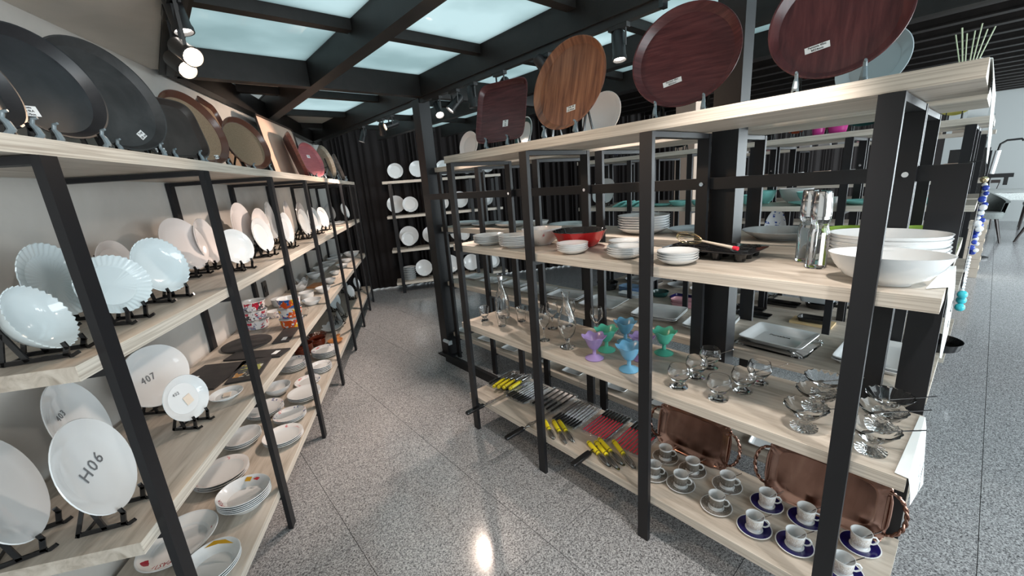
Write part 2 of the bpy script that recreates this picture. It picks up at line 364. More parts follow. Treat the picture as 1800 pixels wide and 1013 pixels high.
struct('wall_back', G().quad_box(-1.3, 12, 0.56, 0.66, 0, 2.75, TB).mesh('wall_back', 'curtain'))
struct('pillar_peach', G().quad_box(6.25, 6.55, 2.97, 3.27, 0, 2.6).mesh('pillar', 'peach'))
for nm, s0 in (('wall_socket', 1.70), ('wall_socket', 3.03)):
    so = empty('wall_socket', 'black power socket on the left wall, %s' % ('behind the patterned bowls' if s0 < 2 else 'behind the white serving dishes'), 'socket', L(s0, 0.478, 0.83 if s0 < 2 else 0.83), LA)
    obj('plate', G().quad_box(-0.04, 0.04, -0.006, 0.006, -0.06, 0.06).mesh('plate', 'outlet'), so)
    obj('insert', G().quad_box(-0.024, 0.024, -0.009, -0.006, -0.024, 0.024).mesh('insert', 'blackp'), so)

# ------------------------------------------------------------------ ceiling: steel beams, purlins, skylight panes
BX = [-1.37, -0.585, 0.20, 0.96, 1.77, 2.54, 3.31]
beamw = 0.078
def ybeam(x, y0, y1, z0=2.20, z1=2.40, wd=beamw):
    # I-section girder
    g = G().quad_box(x, x+wd, y0, y1, z0, z0+0.012).quad_box(x, x+wd, y0, y1, z1-0.012, z1).quad_box(x+0.004, x+wd-0.004, y0, y1, z0+0.012, z1-0.012)
    struct('ceiling_beam', g.mesh('ceiling_beam', 'beam'))
for x in BX:
    y1 = {0.20: 3.02, 0.96: 4.50}.get(x, 6.2)
    if x < 0.2: y1 = {-1.37: 0.15, -0.585: 1.6}[x]
    if x == 1.77: y1 = 5.95
    if x == 2.54: y1 = 5.6
    if x == 3.31: y1 = 5.2
    ybeam(x, -3.45, y1)
PY = [-3.17, -2.40, -1.62, -0.85, -0.08, 0.69, 1.45, 2.22, 3.0, 3.75, 4.58, 5.35]
def wallx(y, t=0.40):  # x of the left wall plane at a given y
    s = (y-PLY-DLX*t)/DLY; return PLX+DLX*s-DLY*t
for y in PY:
    for i in range(len(BX)-1):
        xa, xb = BX[i]+beamw, BX[i+1]
        wx = wallx(y)
        if xb < wx or (i < 2 and xa < wx-0.1 and xb < wx+0.1): continue
        if xa < wx: xa = wx
        if TB.inverted() @ Vector((xb, y, 0)) and (TB.inverted() @ Vector((xb, y, 0))).y > 0.42: continue
        if y == 3.0: struct('ceiling_beam', G().quad_box(xa, xb, y, y+0.07, 2.20, 2.40).mesh('cross_girder', 'beam'))
        else: struct('ceiling_beam', G().quad_box(xa, xb, y, y+0.06, 2.30, 2.40).mesh('purlin', 'beam'))
sky = struct('ceiling', G().quad_box(3.39, 14, -3.5, 6, 2.62, 2.70).mesh('roof_deck', 'beam'))
pane_cache = {}
for j in range(len(PY)-1):
    for i in range(len(BX)-1):
        xa, xb = BX[i]+beamw+0.001, BX[i+1]-0.001; ya, yb = PY[j]+0.061, PY[j+1]-0.001
        if j+1 < len(PY) and PY[j] == 3.0: ya = PY[j]+0.071
        mat = 'pane'
        if xb < wallx(yb)+0.02: continue
        if (i == 2 and ya > 3.0) or (i == 3 and ya > 4.55) or (i <= 1) : mat = 'soffit'
        lb = TB.inverted() @ Vector((xa, ya, 0))
        if lb.y > 0.42: continue
        obj('skylight_pane' if mat == 'pane' else 'soffit_panel', G().quad_box(xa, xb, ya, yb, 2.352, 2.362).mesh('pane', mat), sky)
# plaster soffit between the first beam and the left wall
poly = [(0.199, 2.98), (0.199, -3.4), (-4.0, -3.4), (-4.0, wallx(0)*0-5.2), (wallx(-3.4, .49), -3.4), (wallx(0, .49), 0), (wallx(2.98, .49), 2.98)]
poly = [(0.199, 2.98), (wallx(2.98, .484), 2.98), (wallx(1.0, .484), 1.0), (wallx(-1.0, .484), -1.0), (wallx(-3.4, .484), -3.4), (0.199, -3.4)]
struct('ceiling_soffit', G().prism(poly, 2.215, 2.25).mesh('ceiling_soffit', 'soffit'))
struct('ceiling_beam', G().quad_box(0.98, 4.5, 0.40, 0.46, 2.20, 2.34, TL).mesh('wall_purlin', 'beam'))
# ribs under the roof deck on the right
for k in range(20):
    x = 3.75+k*0.42
    struct('ceiling_beam', G().quad_box(x, x+0.06, -3.45, 5.0, 2.46, 2.62).quad_box(x-0.015, x+0.075, -3.45, 5.0, 2.45, 2.462).mesh('deck_joist', 'beam'))
# roof edge closing the skylight strip above
struct('wall_upper', G().quad_box(3.388, 3.43, -3.45, 5.2, 2.40, 2.64).mesh('wall_upper', 'beam'))

# columns of the railing line
def column(x0, x1, y0, y1, z1, label):
    t = empty('steel_column', label, 'column', ((x0+x1)/2, (y0+y1)/2, 0)); w = (x1-x0)/2; d = (y1-y0)/2
    obj('shaft', G().quad_box(-w, w, -d, d, 0.012, z1).mesh('shaft', 'steel'), t)
    obj('base_plate', G().quad_box(-w-0.03, w+0.03, -d-0.03, d+0.03, 0, 0.012).mesh('base_plate', 'steel'), t)
    return t
column(1.775, 1.875, 3.06, 3.17, 2.2, 'black steel column at the far end of the long railing, by the aisle')
column(1.745, 1.835, 0.66, 0.76, 2.2, 'black steel column rising behind the muffin tin to the ceiling beam')
bm = empty('floor_bumper', 'pale blue plastic bumper clipped low on the far steel column', 'bumper', (1.76, 3.04, 0.16))
obj('body', G().tube([(0.0, -0.045, 0), (0.0, 0.0, 0), (0.0, 0.045, 0)], 0.016, 10).mesh('bumper', 'beadw', True), bm)
obj('end_cap', G().box((0, -0.052, 0), (0.036, 0.014, 0.036)).mesh('end_cap', 'clearp'), bm)
# railing running between the back-to-back racks
rl = empty('railing', 'black square tube railing bolted along the back of the front rack', 'railing', (1.72, 1.5, 0))
obj('top_rail', G().quad_box(-0.016, 0.016, -1.46, 1.50, 1.418, 1.462).mesh('top_rail', 'steel'), rl)
obj('end_post', G().quad_box(-0.016, 0.016, -1.46, -1.385, 0, 1.418).mesh('end_post', 'steel'), rl)
obj('base_rail', G().quad_box(-0.016, 0.016, -1.385, 1.50, 0.0, 0.07).mesh('base_rail', 'steel'), rl)

# ------------------------------------------------------------------ shelving racks
ZT = (1.67, 1.18, 0.70, 0.22)
def rack(T, label, posts, x0, x1, depth, splits=(), zt=ZT, hgt=1.63, bolts=False, group=None, tb=0.038):
    t = empty('display_rack', label, 'shelving rack', group=group, mat=T)
    pm = G().quad_box(-0.023, 0.023, -0.02, -0.001, 0, hgt).mesh('post', 'steel')
    pb = G().quad_box(-0.023, 0.023, 0.001, 0.020, 0, hgt).mesh('rear_post', 'steel')
    tbm = G().quad_box(-0.021, 0.021, -0.001, depth+0.001, hgt-0.018, hgt).mesh('top_bar', 'steel')
    br = G().quad_box(-0.014, 0.014, 0.0, depth, -0.020, 0.0).mesh('shelf_bearer', 'steel')
    bo = G().tube([(0, -0.004, 0), (0, 0.001, 0)], 0.008, 10).mesh('bolt', 'chrome', True)
    for p in posts:
        o = obj('post', pm, t); o.location = (p, 0, 0)
        o = obj('post', pb, t); o.location = (p, depth, 0)
        o = obj('top_bar', tbm, t); o.location = (p, 0, 0)
        for z in zt[1:]:
            o = obj('shelf_bearer', br, t); o.location = (p, 0, z-tb)
        if bolts: o = obj('bolt', bo, t); o.location = (p, depth-0.001, 1.44)
    xs = [x0]+list(splits)+[x1]
    for z in zt:
        for a, b in zip(xs[:-1], xs[1:]):
            cx = (a+b)/2; w = (b-a)/2-0.0012
            m = G().quad_box(-w, w, 0.002, depth-0.001, -tb+0.001, -0.0005, mi=0).quad_box(-w, w, -0.0005, 0.002, -tb+0.001, -0.0005, mi=1)
            o = obj('shelf_board', m.mesh('shelf_board', ['oak', 'oakedge']), t); o.location = (cx, 0, z)
    return t
rack(TL, 'long oak and black steel rack along the greige left wall', [-0.70, 0.0, 0.74, 1.49, 2.26, 3.0, 3.68, 4.13], -0.79, 4.22, 0.46, (1.52, 2.84))
T1 = Matrix(((0, 1, 0, 1.288), (-1, 0, 0, 2.02), (0, 0, 1, 0), (0, 0, 0, 1)))   # local x = 2.02 - Y, local y = X - 1.288
rack(T1, 'oak and black steel rack in the right foreground, holding cups and dessert glasses', [0.07, 0.66, 1.255, 1.85], 0.0, 1.985, 0.395, bolts=True)
T2 = Matrix(((0, 1, 0, 1.85), (-1, 0, 0, 3.08), (0, 0, 1, 0), (0, 0, 0, 1)))
rack(T2, 'oak rack standing back to back behind the right foreground rack, with square platters', [0.10, 0.62, 1.22, 1.70, 2.32, 2.90], 0.0, 3.04, 0.42, (1.5,))
T3 = Matrix(((0, 1, 0, 3.60), (-1, 0, 0, 3.00), (0, 0, 1, 0), (0, 0, 0, 1)))
rack(T3, 'rack across the second aisle with teal bowls on its middle shelf', [0.08, 0.66, 1.26, 1.76, 2.34, 2.88], 0.0, 2.96, 0.42, (1.5,), bolts=True)
T4 = Matrix(((0, 1, 0, 4.12), (-1, 0, 0, 3.00), (0, 0, 1, 0), (0, 0, 0, 1)))
rack(T4, 'rack directly behind the teal bowl rack, backs touching', [0.08, 0.66, 1.26, 1.76, 2.34, 2.88], 0.0, 2.96, 0.42)
T5 = Matrix(((0, 1, 0, 6.6), (-1, 0, 0, 2.6), (0, 0, 1, 0), (0, 0, 0, 1)))
rack(T5, 'farthest rack seen through the other racks, near the grey wall', [0.08, 0.86, 1.66, 2.48], 0.0, 2.56, 0.42)
rack(TB, 'short rack against the black pleated curtain, holding plates upright', [0.0, 0.62, 1.16, 1.56], -0.10, 1.63, 0.34, zt=(1.655, 1.16, 0.66, 0.165), hgt=1.62)

# ------------------------------------------------------------------ track lights
tr = empty('light_track', 'black lighting track fixed beneath the beam above the right racks', 'light track', (1.80, 3.3, 2.185))
obj('rail', G().quad_box(-0.017, 0.017, -2.28, 2.2, -0.02, 0.015).mesh('track_rail', 'blackmetal'), tr)
obj('end_cap', G().quad_box(-0.019, 0.019, -2.30, -2.28, -0.022, 0.016).mesh('track_end', 'blackp'), tr)
def spotlamp(label, x, y, z, target, lit, power, group=None, size=70, color=(1.0, 0.80, 0.66), zt=2.165):
    t = empty('track_spotlight', label, 'spotlight', (x, y, zt), group=group)
    obj('adapter', G().box((0, 0, -0.008), (0.03, 0.10, 0.022)).mesh('adapter', 'blackmetal'), t)
    d = (Vector(target)-Vector((x, y, z))).normalized()
    if zt > 2.17: x -= d.x*0.04; y -= d.y*0.04; z -= d.z*0.03; t.location.x = x; t.location.y = y
    dz = z-zt
    for s in (-1, 1): obj('arm', G().bar((0, s*0.036, -0.012), (0, s*0.036, dz), 0.010, 0.004).mesh('arm', 'blackmetal'), t)
    q = d.to_track_quat('Z', 'Y').to_matrix().to_4x4()
    h = obj('lamp_head', G().rings([(0, -0.075), (0.55, -0.075), (0.86, -0.06), (0.9, 0.035), (1, 0.045), (1, 0.06), (0.88, 0.06), (0.80, 0.035), (0, 0.03)], 20, a=0.033, b=0.033).mesh('lamp_head', 'blackmetal', True), t)
    h.matrix_local = Matrix.Translation((0, 0, dz)) @ q
    e = obj('lens', G().rings([(0, 0.045), (0.8, 0.045), (0.8, 0.049), (0, 0.051)], 20, a=0.033, b=0.033).mesh('lens', lit, True), h)
    if power:
        p = Vector((x, y, z))+d*0.075
        spot('spot_beam', p, target, power, size, color)
    return t
warm = (1.0, 0.79, 0.66)
spotlamp('black track spotlight hanging nearest the large wooden trays, lit and facing down', 1.80, 1.228, 2.075, (1.55, 0.95, 0), 'lampwhite', 26, color=(1, .88, .78), size=95)
spotlamp('black track spotlight half hidden behind the walnut oval tray, unlit', 1.80, 1.713, 2.10, (2.6, 1.6, 1.2), 'lampoff', 0)
spotlamp('brightly lit track spotlight just above the square mahogany tray', 1.80, 2.088, 2.075, (0.28, 2.35, 0.30), 'lampwhite', 34, color=warm)
spotlamp('unlit black track spotlight left of the lit one above the mahogany tray', 1.80, 2.389, 2.075, (1.9, 2.35, 1), 'lampoff', 0)
spotlamp('bright track spotlight second from the steel column, aimed at the left rack', 1.80, 2.596, 2.075, (0.55, 3.05, 0.70), 'lampwhite', 52, color=warm)
spotlamp('dim lit track spotlight nearest right of the steel column', 1.80, 2.826, 2.075, (1.40, 1.7, 0.7), 'lampwhite', 32, color=warm, size=85)
spotlamp('large glaring track spotlight just left of the steel column', 1.80, 3.634, 2.085, (0.75, 3.75, 1.75), 'lampwarm', 30, color=(1, .74, .56))
spotlamp('small lit track spotlight beside the glaring one, aimed at the curtain rack', 1.80, 3.823, 2.075, (2.6, 5.5, 0.9), 'lampwhite', 26, color=warm)
spotlamp('white lit track spotlight farthest toward the curtain', 1.80, 4.285, 2.075, (1.25, 4.4, 0.6), 'lampwhite', 60, color=warm, size=85)
spotlamp('upper of the two glaring spotlights under the brown beam above the oval trays', 0.22, 1.84, 2.00, (0.55, 0.6, 1.3), 'lampwarm', 8, color=(1, .7, .48), zt=2.19, size=120)
spotlamp('lower of the two glaring spotlights under the brown beam above the oval trays', 0.215, 2.01, 2.00, (0.62, 0.7, 1.2), 'lampwarm', 8, color=(1, .7, .48), zt=2.19, size=130)
spotlamp('spotlight turned to the wall above the two glaring ones, under the brown beam', 0.225, 1.93, 2.12, (0.34, 1.80, 1.2), 'lampwhite', 0, zt=2.19)
spotlamp('added fill spotlight, out of sight, brightening the upper left wall and soffit', 0.30, -0.6, 2.06, (-0.55, 1.4, 2.12), 'lampwhite', 16, color=(1, .92, .85), zt=2.19, size=80)  # unseen lamp, added to lift the dark soffit and wall
spotlamp('added fill spotlight under the second skylight beam, out of sight, brightening the right rack', 1.0, 0.2, 2.10, (1.40, 1.0, 0.25), 'lampwhite', 26, color=(1, .9, .82), zt=2.19, size=68)  # extra lamp outside the view, added to brighten the right rack shelves
spotlamp('added fill spotlight above the aisle, out of sight, brightening the cups', 1.0, -0.5, 2.10, (1.45, 0.2, 0.35), 'lampwhite', 24, color=(1, .95, .9), zt=2.19, size=68)  # second unseen fill, added for the dim lower right rack
tr = empty('light_track', 'short black lighting track under the brown beam above the oval trays', 'light track', (0.24, 1.8, 2.192))
obj('rail', G().quad_box(-0.017, 0.017, -1.2, 1.15, -0.013, 0.006).mesh('track_rail', 'blackmetal'), tr)

# ------------------------------------------------------------------ tableware builders
def plate_mesh(key, mat, a, b, h, kind='plate', n=2.0, flute=None, rim=None, seg=44):
    """rim plane at z=h, foot at z=0; the top face may use a second material on the rim"""
    g = G(); w = lambda v: (v,) if flute else ()
    if flute: seg = 144
    if kind == 'plate':
        rs = [(0, 0.002), (0.52, 0.002), (0.54, 0), (0.60, 0), (0.62, 0.003), (0.97, h-0.004, 1), (1.0, h-0.001, 1), (0.985, h+0.001, 1), (0.94, h-0.0015, 1), (0.72, 0.0115, .45), (0.66, 0.0060), (0, 0.0055)]
        ri = (8,)
    elif kind == 'coupe':
        rs = [(0, 0.002), (0.50, 0.002), (0.53, 0), (0.58, 0.001), (0.80, h*0.38), (0.98, h-0.004, 1), (1.0, h, 1), (0.975, h, 1), (0.80, h*0.38+0.005), (0.58, 0.007), (0, 0.006)]
        ri = (7,)
    elif kind == 'bowl':
        rs = [(0, 0.003), (0.36, 0.003), (0.38, 0), (0.43, 0), (0.46, 0.006), (0.70, h*0.26), (0.88, h*0.60), (0.985, h-0.004, 1), (1.0, h, 1), (0.97, h, 1), (0.86, h*0.62), (0.68, h*0.30), (0.42, 0.010), (0, 0.008)]
        ri = (9,)
    elif kind == 'pot':
        rs = [(0, 0.003), (0.78, 0.0), (0.86, 0.004), (0.94, h*0.45), (0.98, h-0.004), (1.02, h), (1.0, h+0.002), (0.94, h-0.002), (0.88, h*0.45), (0.80, 0.01), (0, 0.009)]
        ri = (1, 2, 3, 4)
    mf = (lambda i: 1 if (rim and i in ri) else 0)
    g.rings(rs, seg, n, a, b, flute, mfun=mf)
    return g.mesh(key, [mat]+([rim] if rim else []), True)

def tray_mesh(key, mats, a, b, n=2.0, h=0.02, lip=0.022, seg=64, th=0.003):
    g = G()
    g.rings([(None, -th), (lip*0.9, -th), (0.004, h-0.004), (0.0, h-0.001), (0.001, h+0.001), (0.005, h+0.0005), (lip*0.55, h*0.55), (lip, 0.0005), (lip+0.004, 0), (None, 0)],
            seg, n, a, b, mfun=lambda i: 0 if i >= 8 else 1, inset=True)
    return g.mesh(key, mats, True)

# easels: a pair of black profile sides joined by two bars; origin at the foot of what they carry
EC = {}
def easel_side(h, lift, eh, tl, T=0.005):
    key = (round(h, 3), round(lift, 3), round(eh, 3), round(tl, 2))
    if key in EC: return EC[key]
    g = G(); bx = -(h+0.007)/math.cos(R(15))*1.0; S_ = (0, 1, 0); zl = max(lift-0.006, 0.004)
    up = eh*1.45; cr = 0.009+eh*0.02
    g.bar((bx-zl*tl, 0, 0.004), (bx-up*tl, 0, up), T, cr, S_)                     # upright behind the plate
    g.bar((bx-0.6*eh, 0, 0.0), (bx-up*0.62*tl-0.002, 0, up*0.62), T, cr*0.8, S_)   # rear leg
    g.bar((bx-0.6*eh, 0, cr*.5), (0.012, 0, cr*.5), T, cr, S_)                     # foot rail
    g.bar((0.004, 0, 0.004), (0.011, 0, zl+0.012), T, cr, S_)                      # front hook
    g.bar((0.012, 0, zl+0.006), (0.006, 0, zl+0.024), T, cr*0.8, S_)
    g.bar((0.010, 0, 0.0), (0.030, 0, 0.010), T, cr*0.8, S_)
    if eh > 0.13:   # large stands end in a curled glossy hook
        pts = [(0.000, 0, 0.004), (0.016, 0, 0.008), (0.024, 0, 0.020), (0.020, 0, 0.034), (0.014, 0, 0.044), (0.018, 0, 0.056), (0.028, 0, 0.058)]
        g.tube(pts, [0.009, 0.0095, 0.008, 0.0065, 0.005, 0.0045, 0.003], 8, mi=1)
    EC[key] = g.mesh('side_support', ['blackp', 'hook'], False); return EC[key]
def easel(x, y, z, yaw, h, lift, eh, width, label, group=None, lean=15):
    tl = math.tan(R(lean))
    t = empty('plate_easel', label, 'plate easel', (x, y, z), yaw, group)
    me = easel_side(h, lift, eh, tl)
    for s in (-1, 1):
        o = obj('side_support', me, t); o.location = (0, s*width/2, 0)
    bx = -(h+0.007)/math.cos(R(15))
    k = (round(width, 3),)
    if k not in EC: EC[k] = G().box((0, 0, 0), (0.005, width, 0.007)).mesh('cross_bar', 'blackp')
    o = obj('cross_bar', EC[k], t); o.location = (bx-0.006-eh*0.9*tl, 0, eh*0.9)
    o = obj('cross_bar', EC[k], t); o.location = (bx-0.45*eh, 0, 0.005)
    return t
def stand_matrix(x, y, z, yaw, b, lean, h, lift=0.02):
    """upright disc: rim plane through the fitted outline, leaning back"""
    nh = Vector((math.cos(yaw), math.sin(yaw), 0)); e1 = Vector((-math.sin(yaw), math.cos(yaw), 0))
    e2 = Vector((0, 0, 1))*math.cos(lean)-nh*math.sin(lean); nn = e1.cross(e2)
    c = Vector((x, y, z+lift))+e2*b - nn*h
    return Matrix(((e1.x, e2.x, nn.x, c.x), (e1.y, e2.y, nn.y, c.y), (e1.z, e2.z, nn.z, c.z), (0, 0, 0, 1)))
def upright(name, me, label, cat, x, y, z, yaw, b, h=0.018, lean=15, lift=0.02, group=None, ez=None, eh=0.09, ew=None, elabel=None, roll=0):
    yaw = R(yaw); m = stand_matrix(x, y, z, yaw, b, R(lean), h, lift)
    if roll: m = m @ Matrix.Rotation(R(roll), 4, 'Z')
    o = obj(name, me, None, label=label, cat=cat, group=group); o.matrix_world = m
    if ez != 'none':
        lab = elabel or ('black easel under the '+label)
        if len(lab.split()) > 16: lab = 'easel of the '+' '.join(lab.split('the ', 1)[1].split()[:13])
        easel(x, y, z+0.0005, yaw, h, lift, eh, ew or max(0.05, b*0.75), lab, (group+' easels') if group else None, lean)
    return o

# ------------------------------------------------------------------ left rack, top shelf: large trays
Z = 1.6705
def tray(kind, label, x, y, yaw, a, b, mats, n=2.0, h=0.022, lip=0.024, lift=0.03, lean=15, eh=0.16, ew=None, tag=None, name='serving_tray', z=Z, easel_ok=True, tilt=0, elabel=None):
    o = upright(name, tray_mesh(name, mats, a, b, n, h, lip), label, 'tray', x, y, z, yaw, b, h=h, lean=lean, lift=lift, eh=eh, ew=ew or a*0.8, ez=None if easel_ok else 'none', elabel=elabel)
    if tag:
        px, py, w_, h_, rot, lines = tag
        t = obj('price_label', G().box((0, 0, 0), (w_, h_, 0.0008)).mesh('price_label', 'label'), o)
        t.location = (px, py, 0.0012); t.rotation_euler = (0, 0, R(rot))
        for i, s in enumerate(lines):
            k = obj('lettering', text_mesh(s, h_*0.9/len(lines), 'ink'), t); k.location = (0, h_*(0.5-(i+0.5)/len(lines)), 0.0008)
    return o
tray('o', 'round black tray at the left edge of the top shelf, overlapping the next tray', -0.190, 1.462, -20, 0.115, 0.105, ['blacktray', 'blacktray'], elabel='easel with grey hook under the leftmost black tray')
tray('o', 'large oval black tray with a three line price label, second from the left', -0.104, 1.634, -43, 0.150, 0.146, ['blacktray', 'blacktray'], tag=(-0.06, -0.075, 0.05, 0.026, 4, ['Fantasia', 'Line BLA', '32.70cm']), elabel='easel under the black tray that carries the three line label')
tray('o', 'large charcoal oval tray with a small square price label, third from the left', 0.016, 1.940, -46, 0.190, 0.184, ['greytray', 'greytray'], tag=(0.07, -0.115, 0.03, 0.025, 35, ['Tray', '38 cm']), elabel='easel with shiny hook under the charcoal oval tray')
tray('r', 'dark brown rounded square tray right of the charcoal oval tray', 0.161, 2.209, -52, 0.140, 0.124, ['browntray', 'browntray'], n=4.5, lip=0.018, elabel='easel under the dark brown rounded square tray', tag=(-0.07, -0.09, 0.04, 0.016, 5, ['30 x 36']))
tray('o', 'oval tray with tan cork mat and reddish brown rim', 0.300, 2.570, -38, 0.215, 0.178, ['cork', 'rimbrown'], tag=(0.08, -0.13, 0.035, 0.02, 5, ['45 cm']), elabel='easel under the tan cork oval tray')
tray('r', 'rectangular cork tray with brown raised rim standing behind the oval cork trays', 0.520, 3.200, -20, 0.20, 0.235, ['cork', 'rimbrown'], n=7, lip=0.018, lift=0.003, easel_ok=False)
tray('o', 'oval tray with dark olive cork mat and black brown rim', 0.575, 3.010, -45, 0.190, 0.160, ['cork2', 'rimbrown'], elabel='easel under the olive cork oval tray')
tray('r', 'very large peach board standing upright against the wall behind the trays', 1.06, 4.16, -30, 0.46, 0.25, ['peachtray', 'darkwood'], n=24, lip=0.008, h=0.012, lift=0.002, lean=8, easel_ok=False)
tray('r', 'tall mahogany tray with rounded corners seen nearly edge on', 1.13, 4.05, -8, 0.20, 0.20, ['mahog', 'mahog'], n=6, lift=0.003, easel_ok=False)
tray('o', 'pink woven oval tray with a small white label', 1.346, 4.417, -46, 0.19, 0.172, ['pinktray', 'pinktray'], tag=(0.0, 0.04, 0.05, 0.03, 0, ['35']), elabel='easel under the pink woven oval tray')
tray('o', 'cream marbled oval tray behind the pink oval tray', 1.62, 4.82, 2, 0.18, 0.178, ['creamtray', 'creamtray'], elabel='easel under the cream marbled tray')
tray('r', 'taupe striped rounded rectangular tray, last at the curtain end of the top shelf', 1.90, 5.30, -12, 0.155, 0.155, ['taupetray', 'taupetray'], n=4.5, elabel='easel under the taupe striped tray by the curtain')

# ------------------------------------------------------------------ left rack, second shelf: upright plates and bowls
Z = 1.1805
FL = (36, 0.011, 0.0018)
def up_plate(label, x, y, yaw, r, kind='plate', mat='white', a=None, flute=None, h=None, eh=0.085, lean=15, lift=0.034, text=None, name=None, z=None, rim=None, easel_ok=True, n=2.0, ew=None, cat=None, short=None, group=None, tpos=(0, 0, 0), trot=0, card=None, tsz=0.2):
    h = h if h is not None else {'plate': 0.02, 'coupe': 0.026, 'bowl': 0.05}[kind]
    nm = name or {'plate': 'plate', 'coupe': 'plate', 'bowl': 'bowl'}[kind]
    o = upright(nm, plate_mesh(nm, mat, a or r, r, h, kind, n, flute, rim), label, cat or ('bowl' if kind == 'bowl' else 'plate'), x, y, z if z is not None else Z, yaw, r, h=h, lean=lean, lift=lift, eh=eh, ew=ew,
                ez=None if easel_ok else 'none', elabel=('black easel holding the '+(short or label)), group=group)
    if text:
        k = obj('handwritten_number', text_mesh(text, r*tsz, 'marker', 0.0002, spacing=1.2), o); k.location = tpos if tpos != (0, 0, 0) else (0, 0, 0.0075); k.rotation_euler = (0, 0, R(trot))
    if card:
        k = obj('paper_note', G().box((0, 0, 0), (card[2], card[3], 0.0008)).mesh('paper_note', 'cream'), o); k.location = (card[0], card[1], 0.0085); k.rotation_euler = (0, 0, R(8))
    return o
up_plate('deep fluted white bowl at the left end of the second shelf', -0.211, 1.403, -22, 0.084, 'bowl', 'opal', a=0.086, lean=22, lift=0.02, flute=FL, short='leftmost fluted white bowl')
up_plate('round fluted white plate behind the leftmost fluted bowl', -0.232, 1.78, -28, 0.113, 'plate', 'opal', flute=FL, short='fluted round plate behind the leftmost bowl', eh=0.11, lean=10, lift=0.03)
up_plate('wide oval fluted white plate in front, right of the first rack post', -0.100, 1.640, -36, 0.088, 'plate', 'opal', a=0.125, flute=FL, short='wide oval fluted plate')
up_plate('small plain white plate half hidden behind the two fluted plates', -0.127, 2.17, -30, 0.097, 'plate', 'pinkwhite', short='small plain plate behind the fluted plates', eh=0.12, lean=6, lift=0.03)
up_plate('deep fluted white dish leaning right of the wide oval plate', 0.010, 1.880, -46, 0.100, 'bowl', 'opal', a=0.102, h=0.035, flute=FL, short='deep fluted dish')
up_plate('large plain oval white plate with a tall black easel before it', 0.122, 2.430, -34, 0.127, 'coupe', 'pinkwhite', a=0.150, short='large plain oval plate', eh=0.10)
up_plate('pinkish white plate behind the second rack post', 0.208, 2.605, -26, 0.118, 'plate', 'pinkwhite', short='pinkish white plate behind the post', lean=8, lift=0.03)
up_plate('smooth round white plate just right of the second rack post, facing the aisle', 0.300, 2.370, -50, 0.088, 'coupe', 'white', a=0.098, short='smooth round plate right of the post')
up_plate('tall white plate at the wall above the smooth round plate', 0.447, 3.149, -30, 0.15, 'plate', 'pinkwhite', short='tall white plate at the wall', lean=4, lift=0.03)
up_plate('narrow white oval plate in front of the third rack post', 0.492, 2.799, -37, 0.103, 'plate', 'white', short='narrow white oval plate before the third post', lean=10, lift=0.03)
up_plate('white soup plate behind the narrow oval plate', 0.563, 3.23, -32, 0.127, 'bowl', 'pinkwhite', h=0.035, short='white soup plate', lean=4, lift=0.03)
up_plate('white plate directly behind the third rack post', 0.689, 3.564, -22, 0.146, 'plate', 'white', short='plate directly behind the third post', lean=3, lift=0.03)
up_plate('white plate seen edge on just right of the third rack post', 0.685, 3.095, -30, 0.107, 'plate', 'white', short='edge on plate right of the third post', lean=5, lift=0.03)
up_plate('tall thin looking white plate near the wall before the fourth post', 0.839, 3.682, -22, 0.144, 'plate', 'pinkwhite', short='tall plate near the wall by the fourth post', lean=3, lift=0.03)
up_plate('white plate on a big black easel between the third and fourth posts', 0.94, 3.621, -32, 0.108, 'plate', 'white', short='white plate between third and fourth posts', lean=8, lift=0.03)
up_plate('white plate at the wall just left of the fourth post', 1.05, 4.139, -30, 0.134, 'plate', 'pinkwhite', short='wall plate left of the fourth post', lean=3, lift=0.03)
up_plate('white plate leaning right behind the fourth rack post', 1.115, 3.955, -41, 0.109, 'plate', 'white', short='plate behind the fourth post', lean=10, lift=0.03)
up_plate('last upright white plate before the empty end of the second shelf', 1.287, 4.283, -42, 0.102, 'plate', 'white', short='last upright plate in the row', lean=10, lift=0.03)
up_plate('smoky grey plate near the curtain end of the second shelf', 1.800, 5.640, -48, 0.105, 'coupe', 'greyglaze', short='smoky grey plate')
up_plate('pale plate standing at the very end of the second shelf by the curtain', 1.96, 5.55, -44, 0.098, 'coupe', 'white', short='pale plate at the shelf end')
flatp = [(3.35, 0.16, 0.085), (3.62, 0.20, 0.09), (3.30, 0.30, 0.075)]
for i, (s, t, r) in enumerate(flatp):
    o = obj('plate', plate_mesh('plate', 'white', r, r, 0.016), None, label=['white plate lying flat before the grey plate, nearest the shelf edge', 'white plate lying flat, closest to the curtain end of the second shelf', 'small white plate lying flat by the wall on the second shelf'][i], cat='plate'); place(o, L(s, t, Z))

# ------------------------------------------------------------------ left rack, third shelf
Z = 0.7005
up_plate('large white plate cut by the left picture edge on the third shelf', -0.375, 1.470, -8, 0.145, 'plate', 'white', short='leftmost large plate on the third shelf', eh=0.12, z=Z)
up_plate('white plate marked 403 leaning at the back', -0.272, 1.790, -14, 0.142, 'plate', 'white', text='403', tpos=(-0.03, 0.045, 0.0075), trot=8, short='leaning back plate marked 403', eh=0.11, z=Z)
up_plate('white plate marked H06 standing in front of the 403 plate', -0.214, 1.430, -22, 0.134, 'plate', 'white', a=0.128, text='H06', tsz=0.36, tpos=(0.0, 0.0, 0.0075), trot=12, short='front plate marked H06', eh=0.11, z=Z)
up_plate('large white oval platter marked 407 leaning against the wall', -0.095, 2.110, -38, 0.122, 'plate', 'white', a=0.165, text='407', tsz=0.32, tpos=(-0.03, 0.0, 0.0075), short='oval platter marked 407', eh=0.11, z=Z)
